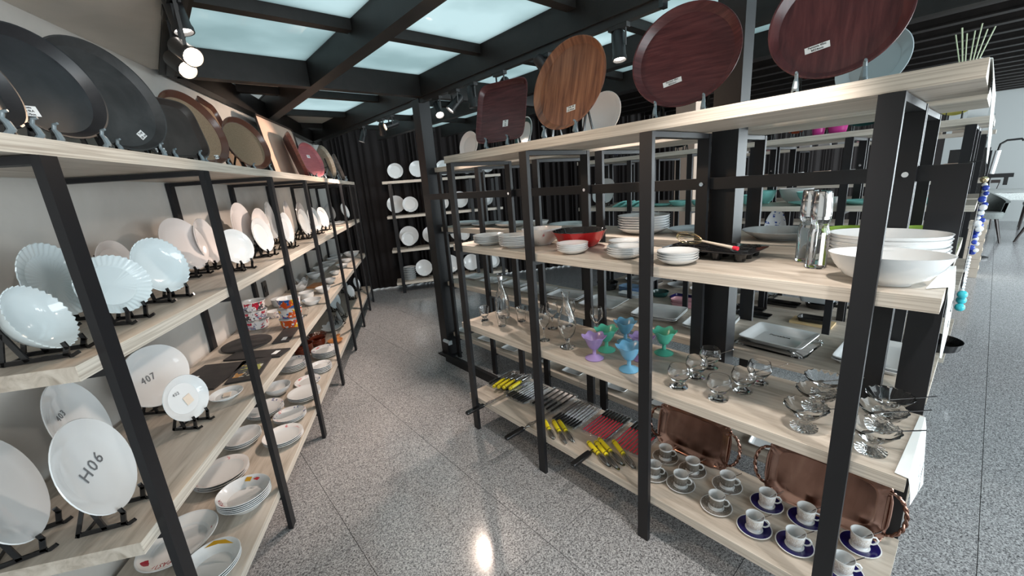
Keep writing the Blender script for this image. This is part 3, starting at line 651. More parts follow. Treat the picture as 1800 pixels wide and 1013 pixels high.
up_plate('small white plate marked 402 with a square paper note', -0.028, 1.850, -41, 0.085, 'plate', 'white', a=0.098, text='402', tpos=(-0.02, 0.028, 0.0075), card=(0.012, -0.012, 0.034, 0.034), short='small plate marked 402 with the paper note', eh=0.085, z=Z)
def flat(name, me, label, cat, x, y, z, rz=0.0, group=None):
    o = obj(name, me, None, label=label, cat=cat, group=group); place(o, (x, y, z), rz); return o
m = G().rings([(None, 0), (0.002, 0), (0, 0.002), (0, 0.009), (0.002, 0.010), (None, 0.010)], 48, 2, 0.138, 0.128, inset=True).mesh('slate', 'slate', True)
x, y, _ = L(0.723, 0.29)
flat('serving_slate', m, 'round black slate board by the wall on the third shelf', 'serving board', x, y, Z, LA)
def board(label, s, t, w, d, rot, mat='slate', tagp=None):
    x, y, _ = L(s, t)
    o = flat('serving_slate', G().quad_box(-w/2, w/2, -d/2, d/2, 0, 0.008).mesh('board', mat), label, 'serving board', x, y, Z, LA+R(rot))
    if tagp:
        k = obj('price_label', G().box((0, 0, 0), (0.05, 0.025, 0.0008)).mesh('tag', 'label'), o); k.location = (tagp[0], tagp[1], 0.0085)
    return o
board('wide rectangular slate board nearest the round white plate marked 407', 0.28, 0.30, 0.30, 0.22, -8, tagp=(-0.02, 0.06))
board('long narrow slate board between the round slate and the fruit print board', 0.50, 0.16, 0.11, 0.30, -12, tagp=(0.0, -0.10))
board('slim rectangular slate board next to the shelf edge, in front of the stacked bowls', 0.785, 0.095, 0.26, 0.09, 2, tagp=(-0.08, -0.01))
board('black board with fruit print beside the shelf edge', 0.29, 0.125, 0.27, 0.135, 4, 'slate')
x, y, _ = L(0.29, 0.125)
o = obj('fruit_print', G().quad_box(-0.09, 0.07, -0.05, 0.05, 0.0, 0.0008).mesh('fruit_print', 'fruitprint'), bpy.data.objects['serving_slate.004']); o.location = (0, 0, 0.0082)
x, y, _ = L(0.015, 0.12)
o = flat('plate', plate_mesh('plate', 'white', 0.07, 0.062, 0.018), 'small white oval plate holding a folded paper, left of the fruit print board', 'plate', x, y, Z, LA)
k = flat('folded_note', G().prism([(-0.02, -0.013), (0.02, -0.016), (0.022, 0.012), (-0.016, 0.014)], 0, 0.004).mesh('note', 'cream'), 'cream folded paper note on the small oval plate', 'note', x, y, Z+0.007, LA+0.3)
k = flat('folded_note', G().prism([(-0.05, -0.02), (0.04, -0.026), (0.055, -0.006), (0.02, 0.012), (-0.03, 0.02)], 0, 0.0012).mesh('note', 'cream'), 'crumpled cream paper scrap lying near the leftmost easel', 'note', *L(-0.52, 0.24)[:2], Z, LA)
# patterned bowls
def lidbowl(key, r, hh, mat): return plate_mesh(key, 'white', r, r, hh, 'pot', rim=mat)
mA = lidbowl('bowl', 0.078, 0.055, 'patA'); mB = lidbowl('bowl', 0.070, 0.058, 'patB'); mC = lidbowl('bowl', 0.05, 0.045, 'patC')
x, y, _ = L(1.055, 0.345)
for i in range(3): flat('bowl', mA, 'red and black leaf print bowl, %s of the three by the wall' % ['lowest', 'middle one', 'uppermost'][i], 'bowl', x, y, Z+i*0.063, i*1.3)
x, y, _ = L(0.98, 0.11)
for i in range(3): flat('bowl', mB, 'orange and blue flower print bowl, %s of the stack near the shelf edge' % ['lowest', 'middle one', 'uppermost'][i], 'bowl', x+0.004*i, y, Z+i*0.066, i*1.9+1)
x, y, _ = L(1.27, 0.30)
flat('bowl', mC, 'small flower print bowl between the two bowl stacks', 'bowl', x, y, Z)
x, y, _ = L(1.33, 0.37)
flat('dish', plate_mesh('dish', 'white', 0.055, 0.04, 0.02, 'coupe'), 'white oval dish behind the small flower print bowl', 'dish', x, y, Z, LA)
x, y, _ = L(1.20, 0.10)
gd = G().rings([(0, 0), (0.7, 0), (0.8, 0.006), (0.95, 0.04), (1, 0.05), (0.96, 0.05), (0.88, 0.035), (0.72, 0.006), (0, 0.005)], 30, 2, 0.05, 0.042).mesh('glass_dish', 'cutglass', True)
flat('glass_dish', gd, 'clear glass dish with handle right of the orange flower bowls', 'dish', x, y, Z, LA)
wd = [('white ramekin near the black wall socket', 1.62, 0.37, .066, .055, 'pot'), ('deep white round dish in front of the ramekin', 1.75, 0.20, .068, .052, 'pot'),
      ('white oval baking dish nearest the shelf edge, right of the patterned bowls', 1.52, 0.11, .082, .040, 'coupe'), ('white dish with pointed leaf shaped edge', 2.10, 0.34, .088, .055, 'leaf'),
      ('white oval bowl behind the fourth rack post', 1.90, 0.10, .074, .048, 'bowl'), ('small white bowl in front of the wooden board, by the shelf edge', 2.28, 0.115, .064, .045, 'bowl'),
      ('tall white bowl at the wall, second row from the curtain side', 2.62, 0.33, .080, .06, 'bowl'), ('wide white bowl at the wall beyond the second socket', 3.00, 0.34, .10, .055, 'bowl'),
      ('small white dish beside the fifth post, near the shelf edge', 2.72, 0.15, .060, .035, 'coupe'), ('wide shallow white bowl at the wall, third from the curtain', 3.38, 0.34, .105, .045, 'bowl'),
      ('white bowl second from the curtain at the wall', 3.66, 0.32, .10, .05, 'bowl'), ('pale white bowl touching the wall nearest the curtain', 3.95, 0.34, .10, .05, 'bowl'),
      ('white dish near the edge behind the sixth post', 3.12, 0.14, .080, .04, 'bowl'), ('white dish near the edge between sixth and seventh posts', 3.50, 0.15, .078, .04, 'bowl'),
      ('large square white bowl at the end of the third shelf', 3.98, 0.15, .115, .06, 'square'), ('white leaf shaped dish against the wall', 2.36, 0.38, .075, .05, 'leaf')]
for lab, s, t, r, hh, kd in wd:
    x, y, _ = L(s, t)
    if kd == 'leaf': me = plate_mesh('dish', 'white', r, r*0.75, hh, 'bowl', flute=(5, 0.10, 0.012))
    elif kd == 'square': me = plate_mesh('dish', 'white', r, r*0.85, hh, 'bowl', n=3.6)
    else: me = plate_mesh('dish', 'white', r, r*0.86, hh, kd)
    flat('dish', me, lab, 'dish', x, y, Z, LA)
x, y, _ = L(2.22, 0.24)
flat('wooden_board', G().prism([(-0.11, -0.05), (0.10, -0.06), (0.12, 0.03), (-0.06, 0.06)], 0, 0.012).mesh('board', 'orangewood'), 'small wooden board beneath the leaf shaped dishes', 'serving board', x, y, Z, LA)

# ------------------------------------------------------------------ left rack, bottom shelf
Z = 0.2205
def stack(n, me, dz, x, y, z, rz, name, cat, lab, group=None):
    out = []
    for i in range(n):
        q = ORD[i] if i < n-1 or n == 1 else 'topmost'
        out.append(flat(name, me, '%s, %s' % (lab, q) if n > 1 else lab, cat, x+random.uniform(-.001, .001), y+random.uniform(-.001, .001), z+i*dz, rz+random.uniform(-.05, .05), group))
    return out
def Ls(s, t): return L(s, t)[:2]
st = stack(3, plate_mesh('pasta_plate', 'white', 0.105, 0.092, 0.040, 'plate', seg=56), 0.008, *Ls(-0.42, 0.10), Z, LA, 'pasta_plate', 'plate', 'spaghetti plate in the nearest stack')
k = obj('lettering', text_mesh('SPAGHETTI', 0.020, 'redink', 0.0003), st[-1]); k.location = (-0.035, 0.062, 0.031); k.rotation_euler = (R(14), 0, R(22)) 
k = obj('mustard_print', G().prism([(0.055, -0.055), (0.078, -0.02), (0.082, 0.02), (0.060, 0.045), (0.066, 0.0)], 0, 0.0006).mesh('print', 'mustard'), st[-1]); k.location = (0.004, 0, 0.030); k.rotation_euler = (0, R(-14), 0)
st = stack(1, plate_mesh('pasta_plate', 'white', 0.148, 0.125, 0.036, 'plate', rim='pasta', seg=56), 0.01, *Ls(-0.24, 0.29), Z, LA, 'pasta_plate', 'plate', 'large oval pasta plate with cheese and pepper print behind the first post')
k = obj('lettering', text_mesh('PASTA', 0.03, 'redink', 0.0003), st[-1]); k.location = (-0.115, 0.0, 0.028); k.rotation_euler = (0, R(14), R(90))
st = stack(5, plate_mesh('pasta_plate', 'white', 0.103, 0.103, 0.042, 'plate', seg=56), 0.0085, *Ls(-0.075, 0.113), Z, LA, 'pasta_plate', 'plate', 'pasta plate in the stack of five')
k = obj('lettering', text_mesh('PASTA', 0.022, 'redink', 0.0003), st[-1]); k.location = (-0.055, 0.066, 0.033); k.rotation_euler = (R(16), 0, R(38))
k = obj('mustard_print', G().prism([(0.0, -0.012), (0.022, -0.014), (0.026, 0.01), (0.004, 0.012)], 0, 0.0006).mesh('print', 'mustard'), st[-1]); k.location = (0.068, 0.012, 0.0315); k.rotation_euler = (0, R(-16), 0)
k = obj('tomato_print', G().prism([(0, -0.008), (0.012, -0.016), (0.018, -0.002), (0.01, 0.012)], 0, 0.0006).mesh('print', 'redink'), st[-1]); k.location = (0.066, -0.022, 0.031); k.rotation_euler = (0, R(-16), 0)
fp = plate_mesh('plate', 'white', 0.122, 0.115, 0.026, 'coupe', rim='floral')
stack(3, fp, 0.011, *Ls(0.156, 0.299), Z, LA, 'plate', 'plate', 'plate of the rose print stack nearest the first post')
sets = [(3, 'scalloped white dish, stack left of the second post', 0.456, 0.315, .104, .090, .030, 'coupe', None, .010), (3, 'rose print plate, stack at the edge behind the second post', 0.401, 0.093, .103, .100, .026, 'coupe', 'floral', .009),
        (3, 'grey print oval plate, edge stack before the second post', 0.632, 0.122, .092, .090, .024, 'coupe', 'patC', .008), (3, 'line print plate, stack by the wall past the second post', 0.768, 0.300, .118, .103, .024, 'coupe', 'patC', .009),
        (3, 'plain white dish, edge stack between second and third posts', 0.900, 0.104, .108, .100, .024, 'coupe', None, .010), (1, 'deep white bowl with a light stripe, beside the wall between second and third posts', 1.027, 0.304, .088, .086, .062, 'bowl', None, .01),
        (1, 'flat oblong plate with black line print', 1.140, 0.142, .105, .086, .016, 'plate', 'patC', .01), (5, 'black edged plate, tall stack by the wall at the third post', 1.45, 0.310, .110, .100, .020, 'plate', 'patC', .011),
        (4, 'black edged plate, edge stack right of the third post', 1.321, 0.086, .080, .078, .020, 'plate', 'patC', .011), (5, 'white plate with black curl print, edge stack before the brown pots', 1.640, 0.115, .108, .106, .020, 'plate', 'patC', .010)]
for n_, lab, s, t, a, b, hh, kd, rim, dz in sets:
    stack(n_, plate_mesh('plate', 'white', a, b, hh, kd, rim=rim), dz, *Ls(s, t), Z, LA, 'plate', 'plate', lab)
x, y = Ls(1.80, 0.32)
for i, (dx, r, hh) in enumerate([(0, .085, .085), (0.16, .07, .06)]):
    x, y = Ls(1.78+dx, 0.32-dx*0.5)
    t = empty('stew_pot', ['large dark brown glazed pot by the wall on the bottom shelf', 'smaller dark brown glazed pot beside the larger one'][i], 'pot', (x, y, Z), LA)
    obj('body', plate_mesh('pot', 'terracotta', r, r, hh, 'pot'), t)
    for sg in (-1, 1): obj('handle', G().tube([(sg*r*0.98, -0.02, hh*.7), (sg*(r+0.02), -0.012, hh*.72), (sg*(r+0.02), 0.012, hh*.72), (sg*r*0.98, 0.02, hh*.7)], 0.006, 8).mesh('handle', 'terracotta', True), t)
x, y = Ls(2.08, 0.27)
flat('dish', plate_mesh('dish', 'terracotta', .10, .085, .05, 'coupe', rim='mosaic'), 'brown glazed dish with mosaic pattern behind the pots', 'dish', x, y, Z, LA)
t = empty('wooden_pan', 'orange wooden pan with handle at the shelf edge near the brown dishes', 'pan', (*Ls(1.93, 0.09), Z), LA)
obj('pan_bowl', plate_mesh('pan', 'orangewood', .07, .065, .026, 'coupe'), t); obj('handle', G().quad_box(0.062, 0.17, -0.014, 0.014, 0.012, 0.024).mesh('handle', 'orangewood'), t)
flat('cork_block', G().quad_box(-0.03, 0.03, -0.02, 0.02, 0, 0.035).mesh('cork', 'cream'), 'small pale cork block behind the orange wooden pan', 'block', *Ls(2.13, 0.13), Z, LA)
flat('dish', plate_mesh('dish', 'white', .17, .10, .03, 'coupe', flute=(9, .09, .006)), 'long white leaf shaped platter beside the brown mosaic dish', 'dish', *Ls(2.38, 0.19), Z, LA)
for lab, s, t, yaw, r, mt in [('pale blue translucent plate standing on the bottom shelf', 3.03, 0.25, -50, .113, 'opal'), ('plate edge on in a black easel near the pale blue plate', 2.74, 0.14, -2, .078, 'greyglaze'),
                              ('small pale plate by the wall near the curtain, bottom shelf', 3.95, 0.29, -50, .068, 'opal'), ('white patterned small plate in front, bottom shelf curtain end', 3.50, 0.14, -46, .080, 'white'), ('last small round plate near the curtain, bottom shelf', 3.98, 0.13, -46, .078, 'white'),
                              ('tiny dark easel plate at the front, left of the pale blue plate', 2.50, 0.12, -8, .06, 'greyglaze')]:
    x, y = Ls(s, t)
    up_plate(lab, x, y, yaw, r, 'coupe', mt, z=Z, eh=0.07)

# ------------------------------------------------------------------ curtain rack
ZB = (1.6555, 1.1605, 0.6605, 0.1655)
def bplate(lab, u, lvl, r, d=0.14, dz=0, mat='white', kind='plate'):
    x, y, _ = B(u, d)
    up_plate(lab, x, y, math.degrees(math.atan2(-DBX, DBY)) + dz, r, kind, mat, z=ZB[lvl], eh=0.08, lean=12)
for nm, u in zip(['leftmost', 'second', 'third', 'fourth', 'fifth'], [0.10, 0.42, 0.80, 1.15, 1.46]): bplate('round white plate, %s on the top shelf of the curtain rack' % nm, u, 0, 0.112 if nm != 'second' else 0.12)
for nm, u, r, d in [('leftmost large', 0.04, .13, .20), ('leftmost small', 0.25, .115, .10), ('middle large', 0.60, .128, .18), ('middle small', 0.72, .10, .09), ('right of centre', 1.00, .125, .16), ('right end', 1.40, .115, .14)]:
    bplate('white plate, %s one on the second shelf of the curtain rack' % nm, u, 1, r, d)
for nm, u, r, d in [('large back left', 0.17, .145, .22), ('small front left', 0.16, .108, .10), ('large back middle', 0.50, .128, .22), ('small front middle', 0.56, .095, .10), ('large back right', 0.92, .12, .22), ('small front right', 1.00, .09, .10), ('far right', 1.38, .11, .15)]:
    bplate('white plate, %s one on the third shelf of the curtain rack' % nm, u, 2, r, d)
for nm, u, r in [('left', 0.33, .128), ('second', 0.74, .142), ('third', 1.08, .130), ('right end', 1.43, .11)]:
    bplate('white plate, %s one on the bottom shelf of the curtain rack' % nm, u, 3, r, 0.13)
stk = plate_mesh('plate', 'white', 0.095, 0.095, 0.016, seg=28); x, y, _ = B(0.10, 0.17)
for i in range(12):
    flat('plate', stk, 'white plate in the leaning stack on the curtain rack, %s from the bottom' % NTH[i], 'plate', x+0.0015*i*(1 if i % 2 else -0.5), y, ZB[3]+0.0165*i, 0, group='plates stacked on the curtain rack')

# ------------------------------------------------------------------ right rack, top: big wooden trays
Z = 1.6705
def hook(lab): return 'plate easel with pale grey reflecting hook, under the '+lab
tray('r', 'square mahogany tray with rounded corners, leftmost on the right rack top', 1.390, 1.660, 196, 0.150, 0.152, ['mahog', 'mahog'], n=6.5, lip=0.018, lift=0.035, tag=(0.02, -0.055, 0.032, 0.032, 0, ['40', 'x', '30']), elabel=hook('square mahogany tray'), ew=0.13, eh=.14)
tray('o', 'oval walnut brown tray with upright grain between the mahogany trays', 1.388, 1.235, 183, 0.190, 0.191, ['walnut', 'walnut'], lift=0.035, tag=(0.02, -0.10, 0.045, 0.022, 6, ['Cafe 38', '25.45cm']), elabel=hook('walnut oval tray'), ew=0.17, eh=.14)
tray('o', 'large round mahogany tray with slanted label, left of the last big tray', 1.398, 0.719, 196, 0.171, 0.171, ['mahog', 'mahog'], lift=0.035, tag=(-0.035, -0.075, 0.060, 0.017, 12, ['Fantasia 40m', 'BE24cm']), elabel=hook('round mahogany tray with slanted label'), ew=0.15, eh=.14)
tray('o', 'largest looking mahogany tray at the right end, cropped by the picture top', 1.405, 0.318, 190, 0.152, 0.156, ['mahogv', 'mahogv'], lift=0.035, tag=(-0.035, -0.060, 0.055, 0.017, 10, ['Fantasia 45m', 'BE24mm']), elabel=hook('mahogany tray at the right end'), ew=0.14, eh=.14)
up_plate('narrow cream plate with an opening, left of the square mahogany tray', 1.950, 2.72, 196, 0.110, 'plate', 'pinkwhite', z=Z, a=0.09)
up_plate('white plate with green rim peeking out right of the square tray', 1.950, 2.111, 168, 0.112, 'plate', 'white', z=Z, rim='darkgreen')
up_plate('pinkish white plate on easel right of the walnut oval tray', 1.950, 1.473, 181, 0.128, 'plate', 'pinkwhite', z=Z, short='pinkish plate beside the walnut tray')
up_plate('pale grey plate behind the last mahogany tray', 1.950, 0.340, 162, 0.112, 'plate', 'clearp', z=Z)
up_plate('white plate at the far left end of the second rack top', 2.08, 3.00, 170, 0.06, 'plate', 'greyglaze', z=Z)
for i in range(5):
    flat('small_cup', plate_mesh('cup', 'pinkwhite', 0.022, 0.022, 0.035, 'pot'), 'tiny cream cup behind the round mahogany tray, %s from the left' % NTH[i], 'cup', 1.90+0.01*(i % 2), 0.98-0.055*i, Z, group='tiny cream cups behind the mahogany tray')
t = empty('reed_diffuser', 'glass reed diffuser with pale sticks on the right end of the rack top', 'diffuser', (2.05, 0.10, Z))
obj('bottle', G().rings([(0, 0), (0.9, 0), (1, 0.005), (1, 0.045), (0.5, 0.055), (0.5, 0.065), (0.42, 0.065), (0.42, 0.05), (0.9, 0.04), (0.9, 0.006), (0, 0.006)], 20, a=0.022, b=0.022).mesh('bottle', 'cutglass', True), t)
for i in range(8):
    a = R(150-17*i); dx = -0.02+0.012*i
    obj('reed', G().tube([(0, 0.003*math.cos(i), 0.012), (0.03*math.sin(i*2.1), -0.055+0.014*i if i else 0.03, 0.20-0.012*(i % 3))], 0.0016, 6).mesh('reed', 'reed'), t)

# ------------------------------------------------------------------ right rack, second shelf
Z = 1.1805
sp = plate_mesh('plate', 'white', 0.088, 0.088, 0.020)
stack(5, sp, 0.0085, 1.385, 1.800, Z, 0, 'plate', 'plate', 'side plate in the leftmost stack on the second shelf')
stack(6, sp, 0.0085, 1.385, 1.575, Z, 0, 'plate', 'plate', 'side plate in the stack left of the rose print bowl')
flat('bowl', plate_mesh('bowl', 'floral', 0.092, 0.092, 0.085, 'bowl', n=3.2), 'square white bowl with rose print behind the second post', 'bowl', 1.500, 1.500, Z)
flat('bowl', G().rings([(0, 0.003), (0.50, 0.002), (0.54, 0), (0.66, 0.008), (0.84, 0.035, .6), (0.94, 0.068, 1), (1.0, 0.077, 1), (1.01, 0.079, 1), (0.985, 0.080, 1), (0.92, 0.070, 1), (0.82, 0.038, .6), (0.62, 0.012), (0, 0.009)], 112, 2, 0.128, 0.128, (14, .015, 0), mfun=lambda i: 0 if i < 6 else 1).mesh('bowl', ['redenamel', 'blackenamel'], True), 'fluted red enamel bowl with black inside', 'bowl', 1.530, 1.275, Z)
rb = bpy.data.objects[-1] if False else None
sd = plate_mesh('dish', 'white', 0.070, 0.070, 0.022, 'coupe')
sdd = [('three of the small dishes', 0)]
for x, y, n_, lab in [(1.372, 1.185, 4, 'white sauce dish in the stack in front of the red bowl'), (1.515, 1.010, 4, 'white sauce dish in the rear stack beside the third post'), (1.385, 0.925, 4, 'white sauce dish in the front stack beside the third post'), (1.375, 0.700, 4, 'white sauce dish in the stack before the muffin tin')]:
    stack(n_, sd, 0.0085, x, y, Z, 0, 'dish', 'dish', lab)
t = empty('muffin_tin', 'black twelve cup muffin tin behind the white sauce dishes', 'baking tin', (1.560, 0.655, Z))
g = G(); X0, X1, Y0, Y1 = -0.10, 0.10, -0.16, 0.16
g.rings([(None, 0.029), (0.004, 0.029), (0, 0.031), (0, 0.033), (0.003, 0.034), (None, 0.0335)], 48, 9, 0.105, 0.163, inset=True)
obj('plate', g.mesh('tin_plate', 'blackenamel', True), t)
cup = G().rings([(0, 0), (0.72, 0), (0.8, 0.003), (1.0, 0.0345), (1.05, 0.0365), (0.96, 0.0365), (0.78, 0.034), (0, 0.0338)], 24, a=0.023, b=0.023).mesh('muffin_cup', 'blackenamel', True)
cupi = G().rings([(0, 0.0342), (0.90, 0.0342), (0.95, 0.0366), (0.88, 0.0366), (0.70, 0.0348), (0, 0.0346)], 24, a=0.023, b=0.023).mesh('cup_hollow', 'chrome', True)
for i in range(3):
    for j in range(4):
        o = obj('muffin_cup', cup, t); o.location = (-0.063+0.063*i, -0.117+0.078*j, 0)
def whisk(lab, p, q, r, mat, wires=6):
    p = Vector(p); q = Vector(q); d = q-p; Ln = d.length; mt = Matrix.Translation(p) @ d.to_track_quat('Z', 'Y').to_matrix().to_4x4()
    t = empty('whisk', lab, 'whisk', mat=mt)
    for i in range(wires):
        a = PI*i/wires; pts = []
        for k in range(15):
            u = k/14; ang = PI*u
            pts.append((math.cos(a)*r*math.sin(ang*1.0)*(1 if u < .5 else 1)*math.copysign(1, 1), math.sin(a)*r*math.sin(ang), 0))
        pts = [(math.cos(a)*r*math.sin(2*PI*u)*(0.55+0.45*abs(math.sin(PI*u))), math.sin(a)*r*math.sin(2*PI*u)*(0.55+0.45*abs(math.sin(PI*u))), Ln*0.46*(math.cos(2*PI*u)*0.5+0.5)) for u in [k/20 for k in range(21)]]
        obj('wire', G().tube(pts, 0.0008, 5, closed=False).mesh('wire', mat, True), t)
    obj('handle', G().tube([(0, 0, Ln*0.45), (0, 0, Ln*0.94)], [0.004, 0.006], 10).mesh('handle', 'cream' if mat == 'gold' else 'satin', True), t)
    obj('end_cap', G().tube([(0, 0, Ln*0.94), (0, 0, Ln)], 0.007, 10).mesh('end_cap', 'redplastic', True), t)
whisk('gold wire whisk with red tipped handle on the muffin tin', (1.565, 0.80, Z+0.068), (1.462, 0.533, Z+0.050), 0.026, 'gold')
for i, (x, y, k) in enumerate([(1.586, 0.370, 1.0), (1.503, 0.322, 1.02)]):
    t = empty('glass_bottle', ['tall glass shaker bottle with chrome cap, rear one of two', 'tall glass shaker bottle with chrome cap, front one of two'][i], 'bottle', (x, y, Z))
    obj('glass_body', G().rings([(0, 0), (0.9, 0), (1, 0.004), (1, 0.11), (0.85, 0.125), (0.82, 0.135), (1, 0.145), (0.95, 0.155), (0.87, 0.155), (0.9, 0.145), (0.72, 0.132), (0.75, 0.12), (0.9, 0.105), (0.9, 0.010), (0, 0.008)], 28, a=0.0275, b=0.0275, flute=None).mesh('body', 'glass', True), t)
    obj('cap', G().rings([(0, 0.148), (0.80, 0.148), (0.80, 0.156), (0.98, 0.157), (0.98, 0.172), (0.86, 0.225), (0.80, 0.230), (0, 0.231)], 28, a=0.0275, b=0.0275).mesh('cap', 'chrome', True), t)
    obj('stripe_label', G().quad_box(-0.005, 0.005, -0.0005, 0.0005, 0.012, 0.11, Matrix.Translation((-0.0277*0.8, -0.0277*0.6, 0)) @ Matrix.Rotation(R(-53), 4, 'Z')).mesh('stripe', 'label'), t)
ob = plate_mesh('bowl', 'white', 0.106, 0.135, 0.060, 'bowl')
stack(5, ob, 0.011, 1.572, 0.178, Z, 0, 'bowl', 'bowl', 'white oval bowl in the stack behind the big bowl')
flat('bowl', plate_mesh('bowl', 'white', 0.090, 0.122, 0.078, 'bowl'), 'big white oval bowl at the right front corner of the second shelf', 'bowl', 1.384, 0.148, Z)
# rack behind, second shelf
def bz(lab, x, y, a, b, hh, kd, mat='white', rim=None, n=2.0, name=None): flat(name or ('bowl' if kd == 'bowl' else 'plate'), plate_mesh('plate', mat, a, b, hh, kd, n=n, rim=rim), lab, 'bowl' if kd == 'bowl' else 'plate', x, y, Z)
bz('shallow white plate at the far left of the rear rack middle shelf', 2.02, 2.93, .11, .13, .03, 'coupe')
bz('large pale platter second from the far left, rear rack middle shelf', 2.05, 2.66, .14, .13, .022, 'plate', 'greyglaze')
bz('white plate overlapping the pale platters on the rear rack', 2.06, 2.38, .13, .13, .03, 'coupe')
bz('small white plate behind the floral bowl, on the rear rack', 2.10, 2.12, .07, .07, .045, 'bowl')
bz('large pale blue platter behind the red bowl', 2.08, 1.82, .13, .14, .035, 'coupe', 'opal')
stack(6, plate_mesh('plate', 'white', 0.135, 0.140, 0.035, 'coupe'), 0.013, 2.03, 1.235, Z, 0, 'plate', 'plate', 'large white platter in the rear stack left of the third post')
bz('pale blue grey plate behind the whisks', 2.10, 0.98, .135, .13, .028, 'coupe', 'clearp')
bz('grey ornate platter behind the muffin tin, on the rear rack', 2.05, 0.580, .135, .150, .038, 'plate', 'greyglaze')
bz('lime green plate bowl behind the glass bottles', 2.02, 0.330, .10, .085, .055, 'bowl', 'limegreen')
bz('lime green bowl behind the white bowl stack, at the right end', 2.02, 0.135, .10, .085, .060, 'bowl', 'limegreen')
# rear rack third shelf: square platters
Z = 0.7005
SQ = [('farthest left square white platter, by the railing column', 2.07, 2.95, .088, .085, 1), ('second square white platter from the far left', 2.07, 2.68, .085, .095, 1), ('square white platter behind the textured glass bottle', 2.07, 2.40, .085, .10, 2),
      ('square white platter left of the carafe top', 2.06, 2.14, .105, .125, 1), ('square white platter seen behind the carafe neck', 2.06, 1.84, .095, .125, 2), ('wide square white platter right of the carafe', 2.08, 1.55, .125, .125, 1),
      ('grey white platter behind the third post', 2.08, 1.16, .12, .13, 2), ('square platter cut by the second steel column', 2.09, 0.87, .135, .11, 2)]
for lab, x, y, a, b, n_ in SQ:
    stack(n_, tray_mesh('platter', ['white', 'white'], a, b, 12, 0.016, 0.022, th=0.002), 0.010, x, y, Z+0.0025, R(8), 'square_platter', 'platter', lab)
o = stack(1, tray_mesh('platter', ['white', 'white'], .125, .128, 12, 0.028, 0.04, th=0.002), 0.01, 2.04, 0.545, Z+0.012, R(-4), 'square_platter', 'platter', 'deep square white platter with black print, wrapped underneath in clear film')[0]
k = obj('lettering', text_mesh('Porcelana', 0.022, 'ink', 0.0003), o); k.location = (0.05, 0.01, 0.0012); k.rotation_euler = (0, 0, R(-90))
flat('plastic_film', G().rings([(None, 0), (0.0, 0, 1), (0.004, 0.007, 1), (None, 0.007)], 72, 10, 0.135, 0.143, (26, 0.018, 0.001), inset=True).mesh('film', 'cutglass'), 'crinkled clear film under the deep square platter with black print', 'wrapping', 2.04, 0.545, Z+0.001, R(-4))
stack(2, tray_mesh('platter', ['white', 'white'], .16, .112, 14, 0.018, 0.025, th=0.002), 0.012, 2.09, 0.215, Z+0.0025, R(-3), 'square_platter', 'platter', 'large rectangular white platter at the right end of the rear rack')
Z = 0.2205
for i, (x, y) in enumerate([(1.94, 3.0), (1.94, 2.66), (1.94, 2.34), (1.95, 1.99), (1.95, 1.70), (1.96, 1.36), (1.96, 1.08), (1.95, 0.52)]):
    flat('square_platter', tray_mesh('platter', ['white', 'white'], .065, .075, 10, 0.012, 0.018, th=0.002), 'small square white platter, %s from the far end on the rear rack bottom shelf' % NTH[i], 'platter', x, y, Z+0.0025, R(6))

# ------------------------------------------------------------------ right rack, third shelf: glassware
Z = 0.7005
def lathe(name, rs, mat, seg=28, flute=None, r=1.0): return G().rings(rs, seg, a=r, b=r, flute=flute).mesh(name, mat, True)
tum = lathe('tumbler', [(0, 0), (0.62, 0), (0.70, 0.003), (0.78, 0.05, 1), (1, 0.085), (0.93, 0.085), (0.70, 0.045, .6), (0.58, 0.012), (0, 0.012)], 'glass', 36, (12, 0.02, 0), 0.034)
foot = lathe('footed_glass', [(0, 0), (0.75, 0), (0.78, 0.004), (0.42, 0.014), (0.42, 0.022), (0.72, 0.035), (1, 0.088), (0.94, 0.088), (0.66, 0.040), (0.30, 0.030), (0, 0.028)], 'glass', 30, None, 0.033)
flat('footed_tumbler', foot, 'small footed tumbler at the far left of the glass shelf', 'glass', 1.392, 1.920, Z)
flat('tumbler', tum, 'clear tumbler standing in front of the textured bottle', 'glass', 1.395, 1.760, Z)
flat('tumbler', tum, 'clear tumbler right of the textured bottle', 'glass', 1.521, 1.729, Z)
flat('tumbler', tum, 'clear tumbler hidden behind the front tumbler and the second post', 'glass', 1.60, 1.66, Z)
t = empty('textured_bottle', 'textured glass water bottle with silver cap', 'bottle', (1.500, 1.875, Z))
obj('glass_body', lathe('body', [(0, 0), (0.92, 0), (1, 0.006), (0.98, 0.04, 1), (1, 0.075, -1), (0.97, 0.11, 1), (0.82, 0.145), (0.42, 0.19), (0.32, 0.215), (0.32, 0.245), (0.25, 0.245), (0.25, 0.215), (0.34, 0.188), (0.74, 0.143), (0.88, 0.11), (0.90, 0.012), (0, 0.010)], 'cutglass', 40, (9, 0.035, 0.004), 0.043), t)
obj('cap', lathe('cap', [(0, 0.240), (0.36, 0.240), (0.36, 0.262), (0.33, 0.265), (0, 0.265)], 'satin', 24, None, 0.043), t)
t = empty('carafe', 'tall glass carafe with round body on a short stem', 'carafe', (1.395, 1.258, Z))
obj('glass_body', lathe('body', [(0, 0), (0.80, 0), (0.82, 0.004), (0.22, 0.020), (0.16, 0.036), (0.30, 0.046), (0.78, 0.075), (1.0, 0.112), (0.96, 0.145), (0.66, 0.190), (0.34, 0.230), (0.30, 0.262), (0.46, 0.282), (0.41, 0.282), (0.25, 0.262), (0.29, 0.228), (0.60, 0.186), (0.90, 0.143), (0.94, 0.112), (0.72, 0.080), (0.26, 0.052), (0, 0.050)], 'glass', 36, None, 0.046), t)
